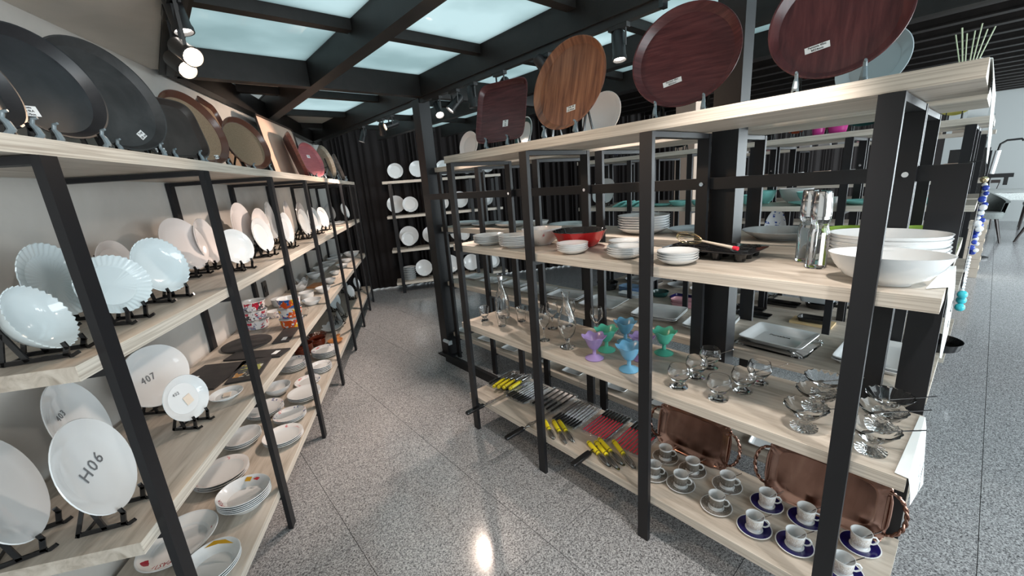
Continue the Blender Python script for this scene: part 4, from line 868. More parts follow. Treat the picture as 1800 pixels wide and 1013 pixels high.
wine = lathe('wine_glass', [(0, 0), (0.85, 0), (0.86, 0.003), (0.20, 0.010), (0.11, 0.020), (0.11, 0.055), (0.30, 0.066), (0.88, 0.095), (1, 0.120), (0.80, 0.155), (0.76, 0.155), (0.94, 0.120), (0.80, 0.096), (0.24, 0.071), (0, 0.069)], 'glass', 30, None, 0.034)
for x, y, lab in [(1.393, 1.415, 'wine glass directly right of the second post'), (1.545, 1.500, 'wine glass behind the one by the second post'), (1.625, 1.440, 'wine glass behind the carafe neck'), (1.610, 1.245, 'wine glass right of the carafe, behind the green dessert cup')]:
    flat('wine_glass', wine, lab, 'glass', x, y, Z)
def dessert(col):
    return lathe('dessert_cup', [(0, 0), (0.80, 0), (0.84, 0.004), (0.60, 0.012), (0.18, 0.020), (0.16, 0.044), (0.42, 0.052, .2), (0.68, 0.074, .5), (0.80, 0.094, .8), (1.06, 0.108, 1), (1.08, 0.1105, 1), (1.02, 0.1105, 1), (0.75, 0.094, .8), (0.60, 0.074, .5), (0.32, 0.057, .2), (0, 0.054)], 'fg_'+col, 48, (6, 0.07, 0.005), 0.050)
for x, y, col, lab in [(1.375, 1.080, 'purple', 'purple frosted dessert cup, front left'), (1.484, 1.093, 'green', 'green frosted dessert cup beside the purple one'), (1.620, 1.080, 'blue', 'blue frosted dessert cup at the back'),
                       (1.375, 0.899, 'blue', 'blue frosted dessert cup in front'), (1.500, 0.915, 'purple', 'purple frosted dessert cup half hidden by the third post'), (1.615, 0.874, 'green', 'green frosted dessert cup right of the third post')]:
    flat('dessert_cup', dessert(col), lab, 'dessert cup', x, y, Z)
ice = lathe('ice_cream_glass', [(0, 0), (0.80, 0), (0.82, 0.004), (0.36, 0.014), (0.32, 0.020), (0.66, 0.030), (1.0, 0.052), (0.98, 0.068), (0.84, 0.086), (0.80, 0.086), (0.92, 0.066), (0.92, 0.052), (0.60, 0.035), (0, 0.028)], 'glass', 30, None, 0.041)
bowlg = lathe('sundae_glass', [(0, 0), (0.60, 0, 1), (0.62, 0.005, 1), (0.24, 0.018), (0.22, 0.030), (0.55, 0.044, .5), (1.0, 0.075, 1), (1.0, 0.078, 1), (0.95, 0.077, 1), (0.50, 0.050, .5), (0.15, 0.040), (0, 0.038)], 'glass', 64, (16, 0.03, 0.001), 0.058)
def spoon(lab, p, q, s=1.0):
    p = Vector(p); q = Vector(q); d = q-p; Ln = d.length; mt = Matrix.Translation(p) @ d.to_track_quat('X', 'Z').to_matrix().to_4x4()
    t = empty('teaspoon', lab, 'spoon', mat=mt)
    obj('spoon_bowl', G().rings([(0, -0.0015), (0.7, -0.001), (1, 0.001), (0.95, 0.0018), (0.6, 0.0), (0, -0.0007)], 18, a=0.014*s, b=0.009*s).mesh('spoon_bowl', 'satin', True), t)
    obj('handle', G().bar((0.012*s, 0, 0), (Ln, 0, 0.0), 0.0045*s, 0.0012, (0, 1, 0)).mesh('handle', 'satin'), t)
ic = [(1.373, 0.680), (1.489, 0.666), (1.604, 0.665), (1.381, 0.537), (1.492, 0.496), (1.590, 0.476)]
icn = ['left column, front', 'left column, middle', 'left column, rear', 'right column, front', 'right column, middle', 'right column, rear']
for (x, y), nm in zip(ic, icn):
    flat('ice_cream_glass', ice, 'round clear ice cream glass, '+nm+' of six', 'glass', x, y, Z)
    spoon('teaspoon resting in the ice cream glass, '+nm, (x+0.0, y+0.010, Z+0.040), (x+0.008, y-0.085, Z+0.100), 0.9)
bc = [(1.375, 0.277), (1.505, 0.279), (1.618, 0.284), (1.605, 0.115), (1.502, 0.118), (1.370, 0.118)]
bn = ['front left', 'middle left', 'rear left', 'rear right', 'middle right', 'front right']
for (x, y), nm in zip(bc, bn):
    flat('sundae_glass', bowlg, 'wide ribbed sundae glass, '+nm+' of six at the shelf end', 'glass', x, y, Z)
    spoon('teaspoon lying in the %s ribbed sundae glass' % nm, (x, y+0.012, Z+0.054), (x+0.035, y-0.098, Z+0.092), 1.0)

# ------------------------------------------------------------------ right rack, bottom shelf: cups, copper trays, utensils
Z = 0.2205
cupm = lambda rim: plate_mesh('cup', 'white', 0.030, 0.030, 0.050, 'pot', rim=rim)
def cupbody(rim):
    g = G().rings([(0, 0.002), (0.62, 0.002), (0.66, 0), (0.74, 0), (0.72, 0.006), (0.86, 0.014), (0.92, 0.030), (0.96, 0.048), (1.0, 0.056), (0.95, 0.056), (0.86, 0.040), (0.80, 0.014), (0, 0.009)], 28, a=0.030, b=0.030, mfun=lambda i: 1 if i in (5, 6) else 0)
    return g.mesh('cup_body', ['white', rim], True)
hnd = G().tube([(0.027, 0, 0.045), (0.038, 0, 0.046), (0.045, 0, 0.036), (0.042, 0, 0.024), (0.034, 0, 0.017), (0.026, 0, 0.016)], 0.0028, 8).mesh('handle', 'white', True)
sauc = {c: plate_mesh('saucer', 'white', 0.057, 0.057, 0.011, 'coupe', rim=None) for c in 'a'}
def saucer(mat):
    g = G().rings([(0, 0.002), (0.45, 0.002), (0.48, 0), (0.54, 0), (0.97, 0.009), (1, 0.011), (0.94, 0.0115), (0.50, 0.006), (0.46, 0.005), (0, 0.005)], 36, a=0.057, b=0.057, mfun=lambda i: 1 if i in (6,) else 0)
    return g.mesh('saucer', ['white', mat], True)
cb = {'t': cupbody('taupeglaze'), 'n': cupbody('goldprint')}; sc = {'t': saucer('taupeglaze'), 'n': saucer('navy')}
cups = [(1.535, 0.812, 't', 'rear', 0), (1.532, 0.685, 't', 'rear', 1), (1.542, 0.544, 't', 'rear', 2), (1.545, 0.399, 'n', 'rear', 3), (1.560, 0.277, 'n', 'rear', 4), (1.560, 0.122, 'n', 'rear', 5),
        (1.401, 0.791, 't', 'front', 0), (1.420, 0.681, 't', 'front', 1), (1.403, 0.529, 't', 'front', 2), (1.395, 0.392, 'n', 'front', 3), (1.414, 0.272, 'n', 'front', 4), (1.405, 0.140, 'n', 'front', 5)]
for x, y, c, row, k in cups:
    cn = {'t': 'taupe dotted', 'n': 'gold print'}[c]; sn = {'t': 'taupe', 'n': 'navy blue'}[c]
    flat('saucer', sc[c], '%s saucer with white edge, %s from the left in the %s row' % (sn, NTH[k], row), 'saucer', x, y, Z)
    t = empty('coffee_cup', '%s coffee cup, %s from the left in the %s row' % (cn, NTH[k], row), 'cup', (x, y, Z+0.0055), R(-75+random.uniform(-12, 12)))
    obj('cup_body', cb[c], t); obj('handle', hnd, t)
    spoon('coffee spoon in the %s cup of the %s row' % (NTH[k], row), (x-0.006, y+0.012, Z+0.022), (x+0.022, y-0.045, Z+0.078), 0.75)

def copper_tray(lab, y, a, b, x=1.600, z=Z):
    lean = R(12); yaw = PI
    m = stand_matrix(x, y, z, yaw, b, lean, 0.012, 0.006)
    t = empty('copper_tray', lab, 'tray', mat=m)
    g = G().rings([(None, -0.004), (0.030, -0.004, 0), (0.004, 0.006, 1), (0, 0.010, 1), (0.002, 0.013, 1), (0.008, 0.012, 1), (0.012, 0.008, .8), (0.028, 0.006, .4), (0.036, 0.001, 0), (0.042, 0, 0), (None, 0)], 96, 5.0, a, b, (14, 0.013, 0.0), mfun=lambda i: 1 if 1 <= i <= 7 else 0, inset=True)
    obj('tray_body', g.mesh('tray_body', ['copper', 'copperd'], True), t)
    g = G().rings([(0, 0), (0.8, 0), (1, 0.25), (0.8, 0.7), (0.35, 1.0), (0, 1.05)], 8, a=1, b=1)
    for sx in (-1, 1):
        for sy in (-1, 1):
            gg = G()
            for k in range(26):
                an = random.uniform(0, PI/2); rr = random.uniform(0.0, 0.030)
                cx = sx*(a-0.032+rr*0.8*math.cos(an)); cy = sy*(b-0.032+rr*0.8*math.sin(an)); q = random.uniform(0.003, 0.0055)
                b0 = len(gg.v); gg.v += [(cx+v[0]*q, cy+v[1]*q, 0.007+v[2]*q) for v in g.v]; gg.f += [[i+b0 for i in f] for f in g.f]; gg.m += g.m
            obj('corner_relief', gg.mesh('relief', 'copperd', True), t, kind='stuff')
        # twisted handle: two strands round each other
        gg = G()
        for ph in (0, PI):
            pts = []
            for k in range(41):
                u = k/40; an = -PI/2+PI*u; bx = sx*(a-0.008+0.046*math.cos(an)); by = (b*0.62)*math.sin(an)
                tw = ph+u*PI*9; pts.append((bx+0.0035*math.cos(tw), by, 0.014+0.0035*math.sin(tw)))
            gg.tube(pts, 0.0042, 7)
        obj('handle', gg.mesh('handle', 'copper', True), t)
        obj('handle_bar', G().tube([(sx*(a-0.012), -b*0.5, 0.014), (sx*(a-0.012), b*0.5, 0.014)], 0.004, 8).mesh('handle_bar', 'copper', True), t)
    return t
copper_tray('antique copper tray with twisted handles, left one behind the taupe cups', 0.735, 0.165, 0.115)
copper_tray('antique copper tray with twisted handles, right one at the shelf end', 0.250, 0.185, 0.120)

def pack(lab, x, y, w, d, rz, kind, card=True):
    """blister pack: clear tray with a row of utensils; w across (world x before rotation), d along"""
    t = empty('utensil_pack', lab, 'utensil pack', (x, y, Z), R(rz))
    g = G().rings([(None, 0), (0.001, 0), (0.0, 0.002), (0.003, 0.013), (0.005, 0.0135), (0.008, 0.004), (None, 0.003)], 32, 12, w/2, d/2, inset=True)
    obj('blister_tray', g.mesh('blister', 'film'), t)
    if kind == 'knife':
        n_ = 5
        for i in range(n_):
            yy = -d/2+0.024+i*(d-0.048)/(n_-1)
            k = obj('knife', G().bar((-w/2+0.02, yy, 0.010), (-w/2+0.02+w*0.36, yy, 0.010), 0.010, 0.008, (0, 1, 0), 0).bar((-w/2+0.02+w*0.36, yy, 0.010), (w/2-0.02, yy+0.002, 0.010), 0.012, 0.001, (0, 1, 0), 1).mesh('knife', ['blackp', 'satin']), t)
        obj('backing_card', G().quad_box(w*0.05, w/2-0.014, -d/2+0.014, d/2-0.014, 0.0035, 0.0042).mesh('card', 'pinkwhite'), t)
    else:
        n_ = 8
        mt = {'skewer': ['satin', 'ink'], 'redskewer': ['redplastic', 'blackp']}[kind]
        for i in range(n_):
            yy = -d/2+0.016+i*(d-0.032)/(n_-1)
            obj('skewer', G().bar((-w/2+0.014, yy, 0.010), (w*0.18 if kind == 'redskewer' else w*0.42, yy, 0.010), 0.004, 0.004, (0, 1, 0), 0).bar((w*0.18 if kind == 'redskewer' else -w*0.48, yy, 0.009), (w*0.44 if kind == 'redskewer' else -w*0.2, yy, 0.009), 0.009, 0.006, (0, 1, 0), 1).mesh('skewer', mt), t)
    return t
pack('clear pack of black handled knives at the far left of the bottom shelf', 1.560, 1.935, 0.27, 0.20, 6, 'knife')
pack('clear pack of steel skewers next to the leftmost knife pack', 1.540, 1.735, 0.26, 0.17, 4, 'skewer')
pack('clear pack of black knives right of the second post', 1.570, 1.545, 0.26, 0.19, 4, 'knife')
pack('clear pack of thin steel skewers left of the red skewers', 1.550, 1.350, 0.27, 0.17, 4, 'skewer')
pack('clear pack of red skewers left of the cups, first of two', 1.575, 1.165, 0.27, 0.16, 3, 'redskewer')
pack('clear pack of red skewers nearest the third post', 1.580, 0.985, 0.27, 0.16, 3, 'redskewer')
def tongs(lab, y, hx=-0.14):
    t = empty('barbecue_spatula', lab, 'spatula', (1.315, y, Z+0.018))
    obj('handle', G().rings([(None, -0.007), (0.001, -0.007), (0, -0.004), (0, 0.004), (0.002, 0.007), (None, 0.007)], 24, 6, 0.065, 0.015, inset=True).mesh('handle', 'blackp', True), t).location = (hx, 0, 0.002)
    obj('shaft', G().bar((hx-0.06, 0, -0.0085), (0.30, 0.02, -0.0085), 0.014, 0.002, (0, 1, 0)).bar((-0.07, 0, 0), (0.12, 0.008, -0.002), 0.006, 0.004, (0, 1, 0)).mesh('shaft', 'satin'), t)
    for s in (-1, 1): obj('scroll', G().tube([(-0.065, 0, 0), (-0.04, s*0.012, 0), (-0.015, s*0.014, 0), (0.01, 0, 0)], 0.0018, 6).mesh('scroll', 'chrome', True), t)
tongs('black handled spatula jutting over the shelf edge beside the first post', 1.800)
tongs('black handled spatula jutting over the edge beside the second post', 1.452)
tongs('black handled spatula jutting over the edge left of the third post', 1.075, -0.062)
def yellow(lab, p, q, group):
    p = Vector((p[0], p[1], Z+0.0125)); q = Vector((q[0], q[1], Z+0.0125)); q = p+(q-p)*1.32; d = q-p; Ln = d.length
    mt = Matrix.Translation(p) @ d.to_track_quat('X', 'Z').to_matrix().to_4x4()
    t = empty('yellow_knife', lab, 'knife', mat=mt, group=group)
    obj('handle', G().tube([(0, 0, 0), (0.01, 0, 0), (Ln*0.5, 0, 0), (Ln*0.52, 0, 0)], [0.0095, 0.0118, 0.011, 0.009], 10).mesh('handle', 'yellow', True), t)
    for u in (0.012, Ln*0.46): obj('black_band', G().tube([(u, 0, 0), (u+0.003, 0, 0)], 0.0122, 10).mesh('band', 'blackp'), t)
    obj('steel_blade', G().rings([(0, -0.002), (0.9, -0.001), (1, 0.001), (0.9, 0.003), (0, 0.004)], 16, a=Ln*0.25, b=0.0105).mesh('blade', 'satin', True), t).location = (Ln*0.75, 0, 0)
    obj('clear_sheath', G().rings([(0, -0.005), (0.9, -0.004), (1, 0.0), (0.9, 0.006), (0, 0.008)], 16, a=Ln*0.29, b=0.0165).mesh('sheath', 'glass', True), t).location = (Ln*0.76, 0, 0)
gy = 'yellow handled peelers left group'
for i, (p, q) in enumerate([((1.405, 1.915), (1.57, 1.955)), ((1.418, 1.885), (1.585, 1.92)), ((1.436, 1.855), (1.60, 1.885)), ((1.455, 1.815), (1.62, 1.845))]):
    p = (p[0], p[1]); yellow(['topmost', 'second', 'third', 'lowest'][i]+' yellow handled peeler lying on the leftmost knife pack', p, q, gy)
for o in [o for o in bpy.data.objects if o.get('group') == gy]: o.location.z += 0.0175
for i, (p, q) in enumerate([((1.345, 1.425), (1.280, 1.315)), ((1.375, 1.390), (1.300, 1.255)), ((1.395, 1.365), (1.330, 1.235))]):
    yellow(['left', 'middle', 'right'][i]+' yellow handled peeler of the three beside the second post', (p[0]+0.025, p[1]), (q[0]+0.025, q[1]), 'yellow handled peelers by the second post')
for i, (p, q) in enumerate([((1.370, 1.135), (1.315, 1.0)), ((1.395, 1.110), (1.330, 0.965)), ((1.425, 1.112), (1.365, 0.965)), ((1.460, 1.050), (1.385, 0.915))]):
    yellow(['first', 'second', 'third', 'fourth'][i]+' yellow handled peeler from the left, of four near the third post', (p[0]+0.01, p[1]), (q[0]+0.01, q[1]), 'yellow handled peelers by the third post')

# ------------------------------------------------------------------ hanging paper signs and ornaments at the rack ends
def sheet(name, label, pts, mat, cat, lines=()):
    """pts: rows of (x, y, z) left/right pairs down the sheet"""
    g = G()
    for (a, b) in pts: g.v.append(a); g.v.append(b)
    n = len(pts)
    for i in range(n-1): g.f.append([2*i, 2*i+1, 2*i+3, 2*i+2]); g.m.append(0)
    # thickness
    base = len(g.v); g.v += [(x, y-0.0010, z-0.0010) for x, y, z in g.v[:base]]
    for i in range(n-1): g.f.append([base+2*i+2, base+2*i+3, base+2*i+1, base+2*i]); g.m.append(0)
    for i in range(n-1):
        for c in (0, 1): g.f.append([2*i+c, 2*i+2+c, base+2*i+2+c, base+2*i+c]); g.m.append(0)
    o = obj(name, g.mesh(name, mat), None, label=label, cat=cat)
    for s, size, x, y, z, tilt in lines:
        k = obj('lettering', text_mesh(s, size, 'ink', 0.0003), o)
        k.matrix_world = Matrix.Translation((x, y, z)) @ Matrix.Rotation(R(tilt), 4, 'Y') @ Matrix.Rotation(R(90), 4, 'X')
    return o
sheet('paper_sign', 'white paper sign hanging off the end of the glassware shelf', [((1.30, 0.060, 0.7025), (1.67, 0.045, 0.7025)), ((1.295, 0.0335, 0.7025), (1.67, 0.0335, 0.7025)), ((1.305, 0.030, 0.680), (1.665, 0.027, 0.67)), ((1.32, 0.027, 0.65), (1.650, 0.020, 0.60)), ((1.335, 0.0245, 0.62), (1.635, 0.014, 0.54)), ((1.35, 0.0235, 0.590), (1.62, 0.009, 0.503))], 'paper', 'sign',
      [('ICE', 0.055, 1.52, 0.0150, 0.600, 15), ('CUP 10%', 0.026, 1.50, 0.0140, 0.560, 15)])
sheet('paper_sign', 'white paper sign hanging off the end of the second shelf by the big bowl', [((1.36, 0.068, 1.183), (1.66, 0.050, 1.183)), ((1.40, 0.0335, 1.1825), (1.675, 0.0335, 1.1825)), ((1.43, 0.030, 1.13), (1.67, 0.028, 1.13)), ((1.47, 0.029, 1.06), (1.66, 0.024, 1.06)), ((1.50, 0.028, 1.00), (1.62, 0.022, 1.0)), ((1.53, 0.027, 0.955), (1.57, 0.024, 0.94))], 'paper', 'sign',
      [('BOL', 0.045, 1.57, 0.0235, 1.09, 15), ('20%', 0.03, 1.57, 0.0235, 1.04, 15)])
sheet('paper_sign', 'long white banner hanging from the top shelf end, above the blue beads', [((1.30, 0.050, 1.6725), (1.70, 0.045, 1.6725)), ((1.33, 0.0335, 1.6725), (1.71, 0.0335, 1.6725)), ((1.45, 0.030, 1.645), (1.75, 0.026, 1.635)), ((1.60, 0.028, 1.60), (1.765, 0.023, 1.59)), ((1.68, 0.025, 1.55), (1.785, 0.019, 1.54)), ((1.74, 0.021, 1.50), (1.80, 0.017, 1.49)), ((1.765, 0.018, 1.462), (1.80, 0.016, 1.455))], 'paper', 'sign',
      [('TAVI', 0.03, 1.725, 0.0185, 1.56, 25)])
t = empty('bead_charm', 'string of blue and white beads with turquoise drops on the railing end', 'ornament', (1.738, 0.022, 1.46))
obj('cord', G().tube([(0, 0.03, 0.004), (0.0, -0.003, 0.006), (0.004, -0.006, -0.02), (0.004, -0.006, -0.30)], 0.0015, 6).mesh('cord', 'ink'), t)
ball = G().rings([(0, -1), (0.5, -0.87), (0.87, -0.5), (1, 0), (0.87, 0.5), (0.5, 0.87), (0, 1)], 10, a=1, b=1)
def bead(c, r, mat):
    g = G(); g.v = [(v[0]*r, v[1]*r, v[2]*r) for v in ball.v]; g.f = ball.f; g.m = ball.m
    o = obj('bead', g.mesh('bead', mat, True), t); o.location = c
bead((0.004, -0.008, -0.045), 0.009, 'gold')
for i in range(26):
    z = -0.06-0.0075*i; bead((0.004+random.uniform(-.014, .014), -0.012+random.uniform(-.008, .002), z), random.uniform(.006, .0095), 'beadb' if i % 2 else 'beadw')
for i in range(12): bead((0.0, -0.010, -0.262-0.009*i), 0.005, 'beadw')
for dx, z in [(-.004, -.372), (.008, -.392), (-.002, -.412)]: bead((dx, -0.012, z), 0.012, 'beadt')
for i in range(3):
    t2 = empty('serving_spoon', '%s of three steel serving spoons hanging at the rack end' % ['nearest', 'middle', 'farthest'][i], 'spoon', (1.725+0.022*i, 0.015, 1.15))
    obj('handle', G().bar((0, 0, 0.0), (0, 0, 0.20), 0.010, 0.002, (1, 0, 0)).mesh('handle', 'satin'), t2)
    obj('spoon_bowl', G().rings([(0, -0.003), (0.8, -0.002), (1, 0.002), (0.9, 0.003), (0, -0.001)], 16, a=0.016, b=0.028).mesh('spoon_bowl', 'satin', True), t2).matrix_local = Matrix.Translation((0, 0, -0.015)) @ Matrix.Rotation(R(90), 4, 'X')

# ------------------------------------------------------------------ racks across the second aisle: goods
Z = 1.1805
up_plate('square cornered white plate standing upright at the far left of the teal shelf', 3.74, 2.79, 180, 0.135, 'coupe', 'white', z=Z, a=0.14, n=3)
def leaned(lab, x, y, a, b, tilt):
    o = flat('dish', plate_mesh('dish', 'teal', a, b, .03, 'coupe', n=3), lab, 'dish', x, y, Z+0.5*a*math.sin(tilt)+0.01); o.rotation_euler = (tilt, 0, 0)
    return o
for i in range(4): leaned('long teal dish leaning on its neighbours, %s from the left' % NTH[i], 3.76, 2.56-0.085*i, .10, .09, R(-28))
tl = [('flat teal dish left of the peach pillar', 3.74, 2.08, .09, .11, .02, 'coupe'), ('teal dish lying on the flat teal dish by the pillar', 3.76, 1.92, .08, .09, .045, 'coupe'), ('small teal bowl left of the second steel column', 3.72, 1.72, .05, .055, .05, 'bowl'),
      ('small teal bowl touching the second steel column', 3.82, 1.60, .06, .065, .06, 'bowl'), ('medium teal bowl right of the second steel column', 3.72, 1.48, .06, .065, .055, 'bowl'),
      ('deep teal bowl left of the pale bowl', 3.72, 1.28, .08, .085, .085, 'bowl'), ('paler teal bowl behind the deep teal bowl', 3.90, 1.24, .085, .085, .105, 'bowl'), ('flat teal plate beneath the large teal bowl', 3.74, 0.88, .12, .14, .022, 'coupe'),
      ('flat teal plate near the right end of the teal shelf', 3.76, 0.58, .11, .13, .028, 'coupe'), ('teal plate at the very end of the teal shelf', 3.76, 0.25, .10, .12, .03, 'coupe')]
for lab, x, y, a, b, hh, kd in tl: flat('bowl' if kd == 'bowl' else 'plate', plate_mesh('teal', 'teal', a, b, hh, kd), lab, 'bowl' if kd == 'bowl' else 'plate', x, y, Z)
flat('bowl', plate_mesh('bowl', 'teal', .10, .11, .085, 'bowl'), 'large teal bowl standing on the flat teal plate', 'bowl', 3.74, 0.86, Z+0.012)
flat('bowl', plate_mesh('bowl', 'pinkwhite', .10, .12, .115, 'bowl'), 'large pale bowl behind the large teal bowl', 'bowl', 3.915, 1.02, Z)
flat('bowl', plate_mesh('bowl', 'greyglaze', .08, .09, .08, 'bowl'), 'grey bowl near the right end of the teal shelf', 'bowl', 3.92, 0.50, Z)
flat('shell_ornament', G().rings([(0, 0), (.7, 0), (1, .012, 1), (.8, .04, 1), (.3, .052, 1), (0, .05)], 36, 2, .04, .05, (7, .18, .004)).mesh('shell', 'pinkwhite', True), 'small pinkish shell ornament between the teal plates', 'ornament', 3.74, 0.735, Z)
Z = 1.6705
for lab, x, y, r, mt in [('dark blue pan standing upright, far left on the top of the second aisle rack', 3.80, 2.62, .13, 'navy'), ('grey pan upright right of the dark blue pan', 3.80, 2.42, .11, 'greyglaze'), ('black pan upright above the peach pillar', 3.80, 1.95, .12, 'blackenamel'), ('pale ring shaped plate upright right of the second steel column', 3.82, 1.43, .07, 'clearp'),
                         ('black wok standing upright left of the burnt orange pans', 3.80, 1.24, .13, 'blackenamel'),
                         ('burnt orange plate upright on the second aisle rack top', 3.80, 1.03, .08, 'orange'), ('burnt orange pan upright right of the orange plate', 3.84, 0.88, .09, 'orange'), ('large dark green pan upright at the right', 3.84, 0.64, .17, 'darkgreen'), ('round yellow plate upright at the right end of the second aisle rack top', 3.84, 0.21, .09, 'yellowc')]:
    up_plate(lab, x, y, 180, r, 'coupe', mt, z=Z, easel_ok=True, name='pan' if 'plate' not in lab else 'plate', cat='pan' if 'plate' not in lab else 'plate')
flat('bowl', plate_mesh('box', 'magenta', .035, .04, .05, 'pot'), 'magenta plastic cup in front of the orange pan', 'bowl', 3.68, 0.86, Z)
flat('bowl', plate_mesh('box', 'magenta', .04, .055, .045, 'pot'), 'magenta plastic dish left of the dark green pan', 'bowl', 3.68, 0.75, Z)
flat('card', G().quad_box(-0.004, 0.004, -0.04, 0.04, 0, 0.12).mesh('card', 'label'), 'white printed card at the right end of the far rack top', 'card', 3.75, 0.11, Z)
Z = 0.7005
flat('cup', plate_mesh('mug', 'patC', .03, .03, .045, 'pot'), 'small patterned mug on the third shelf across the aisle', 'cup', 3.70, 1.34, Z)
up_plate('blue floral plate upright across the second aisle', 3.85, 1.14, 180, 0.20, 'coupe', 'bluepat', z=Z, a=.085, lean=8)
flat('bowl', plate_mesh('bowl', 'bluepat', .045, .045, .04, 'bowl'), 'small blue floral bowl before the blue floral plate', 'bowl', 3.70, 1.13, Z)
flat('bowl', plate_mesh('bowl', 'redenamel', .10, .12, .05, 'bowl'), 'red enamel bowl on the third shelf across the aisle', 'bowl', 3.80, 1.93, Z)
for i in range(3): flat('plate', plate_mesh('plate', 'greyglaze', .10, .10, .02), 'grey plate on the third shelf across the second aisle, %s from the left' % NTH[i], 'plate', 3.82, 2.75-0.25*i, Z)
Z = 0.2205
flat('pan', plate_mesh('pan', 'blackenamel', .12, .12, .08, 'pot'), 'deep black pan at the left end of the bottom shelf across the aisle', 'pan', 3.84, 2.80, Z)
stack(4, plate_mesh('dish', 'bluecer', .09, .12, .02, 'coupe', n=4), 0.015, 3.88, 2.52, Z, 0, 'dish', 'dish', 'light blue oblong dish in the stack across the aisle')
stack(3, plate_mesh('dish', 'white', .07, .13, .018, 'coupe', n=4), 0.012, 3.70, 2.40, Z, 0, 'dish', 'dish', 'white oblong dish in the stack across the aisle')
for i, (x, y) in enumerate([(4.32, 2.75), (4.30, 2.48), (4.34, 2.20), (4.30, 1.92), (4.36, 1.62)]):
    flat('plate', plate_mesh('plate', 'pinkwhite' if i % 2 else 'greyglaze', .11, .11, .03), 'low round plate on the bottom shelf behind the blue dishes, %s from the left' % NTH[i], 'plate', x, y, Z)
flat('pan', plate_mesh('pan', 'darkgreen', .09, .09, .05, 'pot'), 'dark green pan on the bottom shelf across the aisle', 'pan', 3.90, 2.17, Z)
flat('baking_tray', tray_mesh('bt', ['navy', 'navy'], .085, .10, 10, .03, .012, th=.002), 'navy baking tray left of the pink baking dishes', 'baking tray', 3.90, 1.93, Z+.0025)
stack(2, plate_mesh('dish', 'pinkcer', .07, .13, .035, 'pot', n=4.5), 0.03, 3.71, 1.80, Z, 0, 'dish', 'dish', 'pink oblong baking dish across the aisle')
for i, (x, y, a, b) in enumerate([(3.93, 1.30, .06, .13), (3.78, 1.22, .06, .14), (4.24, 1.15, .07, .16)]):
    flat('baking_tray', tray_mesh('bt', ['blackenamel', 'blackenamel'], a, b, 10, .02, .012, th=.002), 'black baking tray across the aisle, %s of three' % ['middle', 'front', 'rear'][i], 'baking tray', x, y, Z+.0025)
t = empty('frying_pan', 'black frying pan beneath the glass oven dish', 'pan', (4.33, 0.86, Z)); obj('pan_bowl', plate_mesh('pan', 'blackenamel', .115, .115, .05, 'pot'), t); obj('handle', G().bar((-0.02, -0.105, 0.035), (-0.04, -0.24, 0.045), 0.022, 0.010, (0, 0, 1)).mesh('handle', 'blackp'), t)
flat('glass_dish', G().rings([(0, 0), (0.85, 0), (0.9, 0.004), (1, 0.05), (0.95, 0.05), (0.85, 0.006), (0, 0.006)], 40, 7, a=.10, b=.13).mesh('gdish', 'clearp', True), 'square glass oven dish on top of a black pan', 'dish', 4.33, 0.88, Z+.054)
flat('bamboo_board', G().quad_box(-.08, .08, -.14, .14, 0, .018).mesh('bb', 'bamboo'), 'bamboo board carrying a black grill pan across the aisle', 'board', 3.84, 0.80, Z)
flat('grill_pan', tray_mesh('gp', ['blackenamel', 'blackenamel'], .065, .10, 6, .03, .012, th=.002), 'black grill pan on the bamboo board', 'pan', 3.84, 0.80, Z+.021)
up_plate('small round pale plate on a black easel, bottom shelf across the aisle', 4.40, 1.27, 180, .075, 'coupe', 'opal', z=Z)
flat('pan', G().rings([(0, 0), (1, 0), (1.03, .015), (1.1, .05), (1.07, .05), (.98, .012), (0, .01)], 36, a=.13, b=.13).mesh('pan', 'blackenamel', True), 'black wok lid jutting past the end of the second aisle rack', 'pan', 3.80, 0.11, Z)
# goods on the racks farther away
Z = 1.6705
for i in range(12):
    cx = random.choice(['pinkwhite', 'label', 'pinkcer', 'cream']); h_ = random.uniform(.05, .13)
    flat('gift_box', G().quad_box(-.05, .05, -.06, .06, 0, h_).quad_box(-.052, .052, -.062, .062, h_, h_+.015).mesh('gift_box', cx), 'boxed goods on top of the farthest rack, %s from the left' % NTH[i], 'box', 6.78+random.uniform(-.03, .03), 2.5-0.2*i, Z)
Z = 1.1805
for i in range(8):
    flat('gift_box', G().quad_box(-.06, .06, -.08, .08, 0, .16).quad_box(-.062, .062, -.082, .082, .16, .175).mesh('gift_box', 'peachtray' if i % 2 else 'label'), 'boxed goods on the second shelf of the farthest rack, %s from the left' % NTH[i], 'box', 6.80, 2.4-0.3*i, Z)

# ------------------------------------------------------------------ far right: dining table, chairs, lamp, camera
t = empty('dining_table', 'dark dining table under a lace cloth by the far grey wall', 'table', (11.2, 0.05, 0))
obj('tabletop', G().quad_box(-.55, .55, -.8, .8, .71, .75).mesh('tabletop', 'darkwood'), t)
for sx in (-1, 1):
    for sy in (-1, 1): obj('leg', G().quad_box(sx*.48-.025, sx*.48+.025, sy*.72-.025, sy*.72+.025, 0, .71).mesh('leg', 'darkwood'), t)
g = G()
for i in range(25):
    for j in range(21):
        u = -0.68+1.36*i/24; v = -0.93+1.86*j/20; dx = max(0, abs(u)-.56); dy = max(0, abs(v)-.81)
        z = .7525-(dx+dy)*0.9*1.1+0.012*math.sin(i*1.7)*math.sin(j*2.1)*(1 if dx+dy > 0 else 0)
        g.v.append((math.copysign(min(abs(u), .565), u), math.copysign(min(abs(v), .815), v), z))
for i in range(24):
    for j in range(20): g.f.append([i*21+j, (i+1)*21+j, (i+1)*21+j+1, i*21+j+1]); g.m.append(0)
flat('tablecloth', g.mesh('tablecloth', 'lace', True), 'white lace cloth draped over the far dining table', 'tablecloth', 11.2, 0.05, 0)
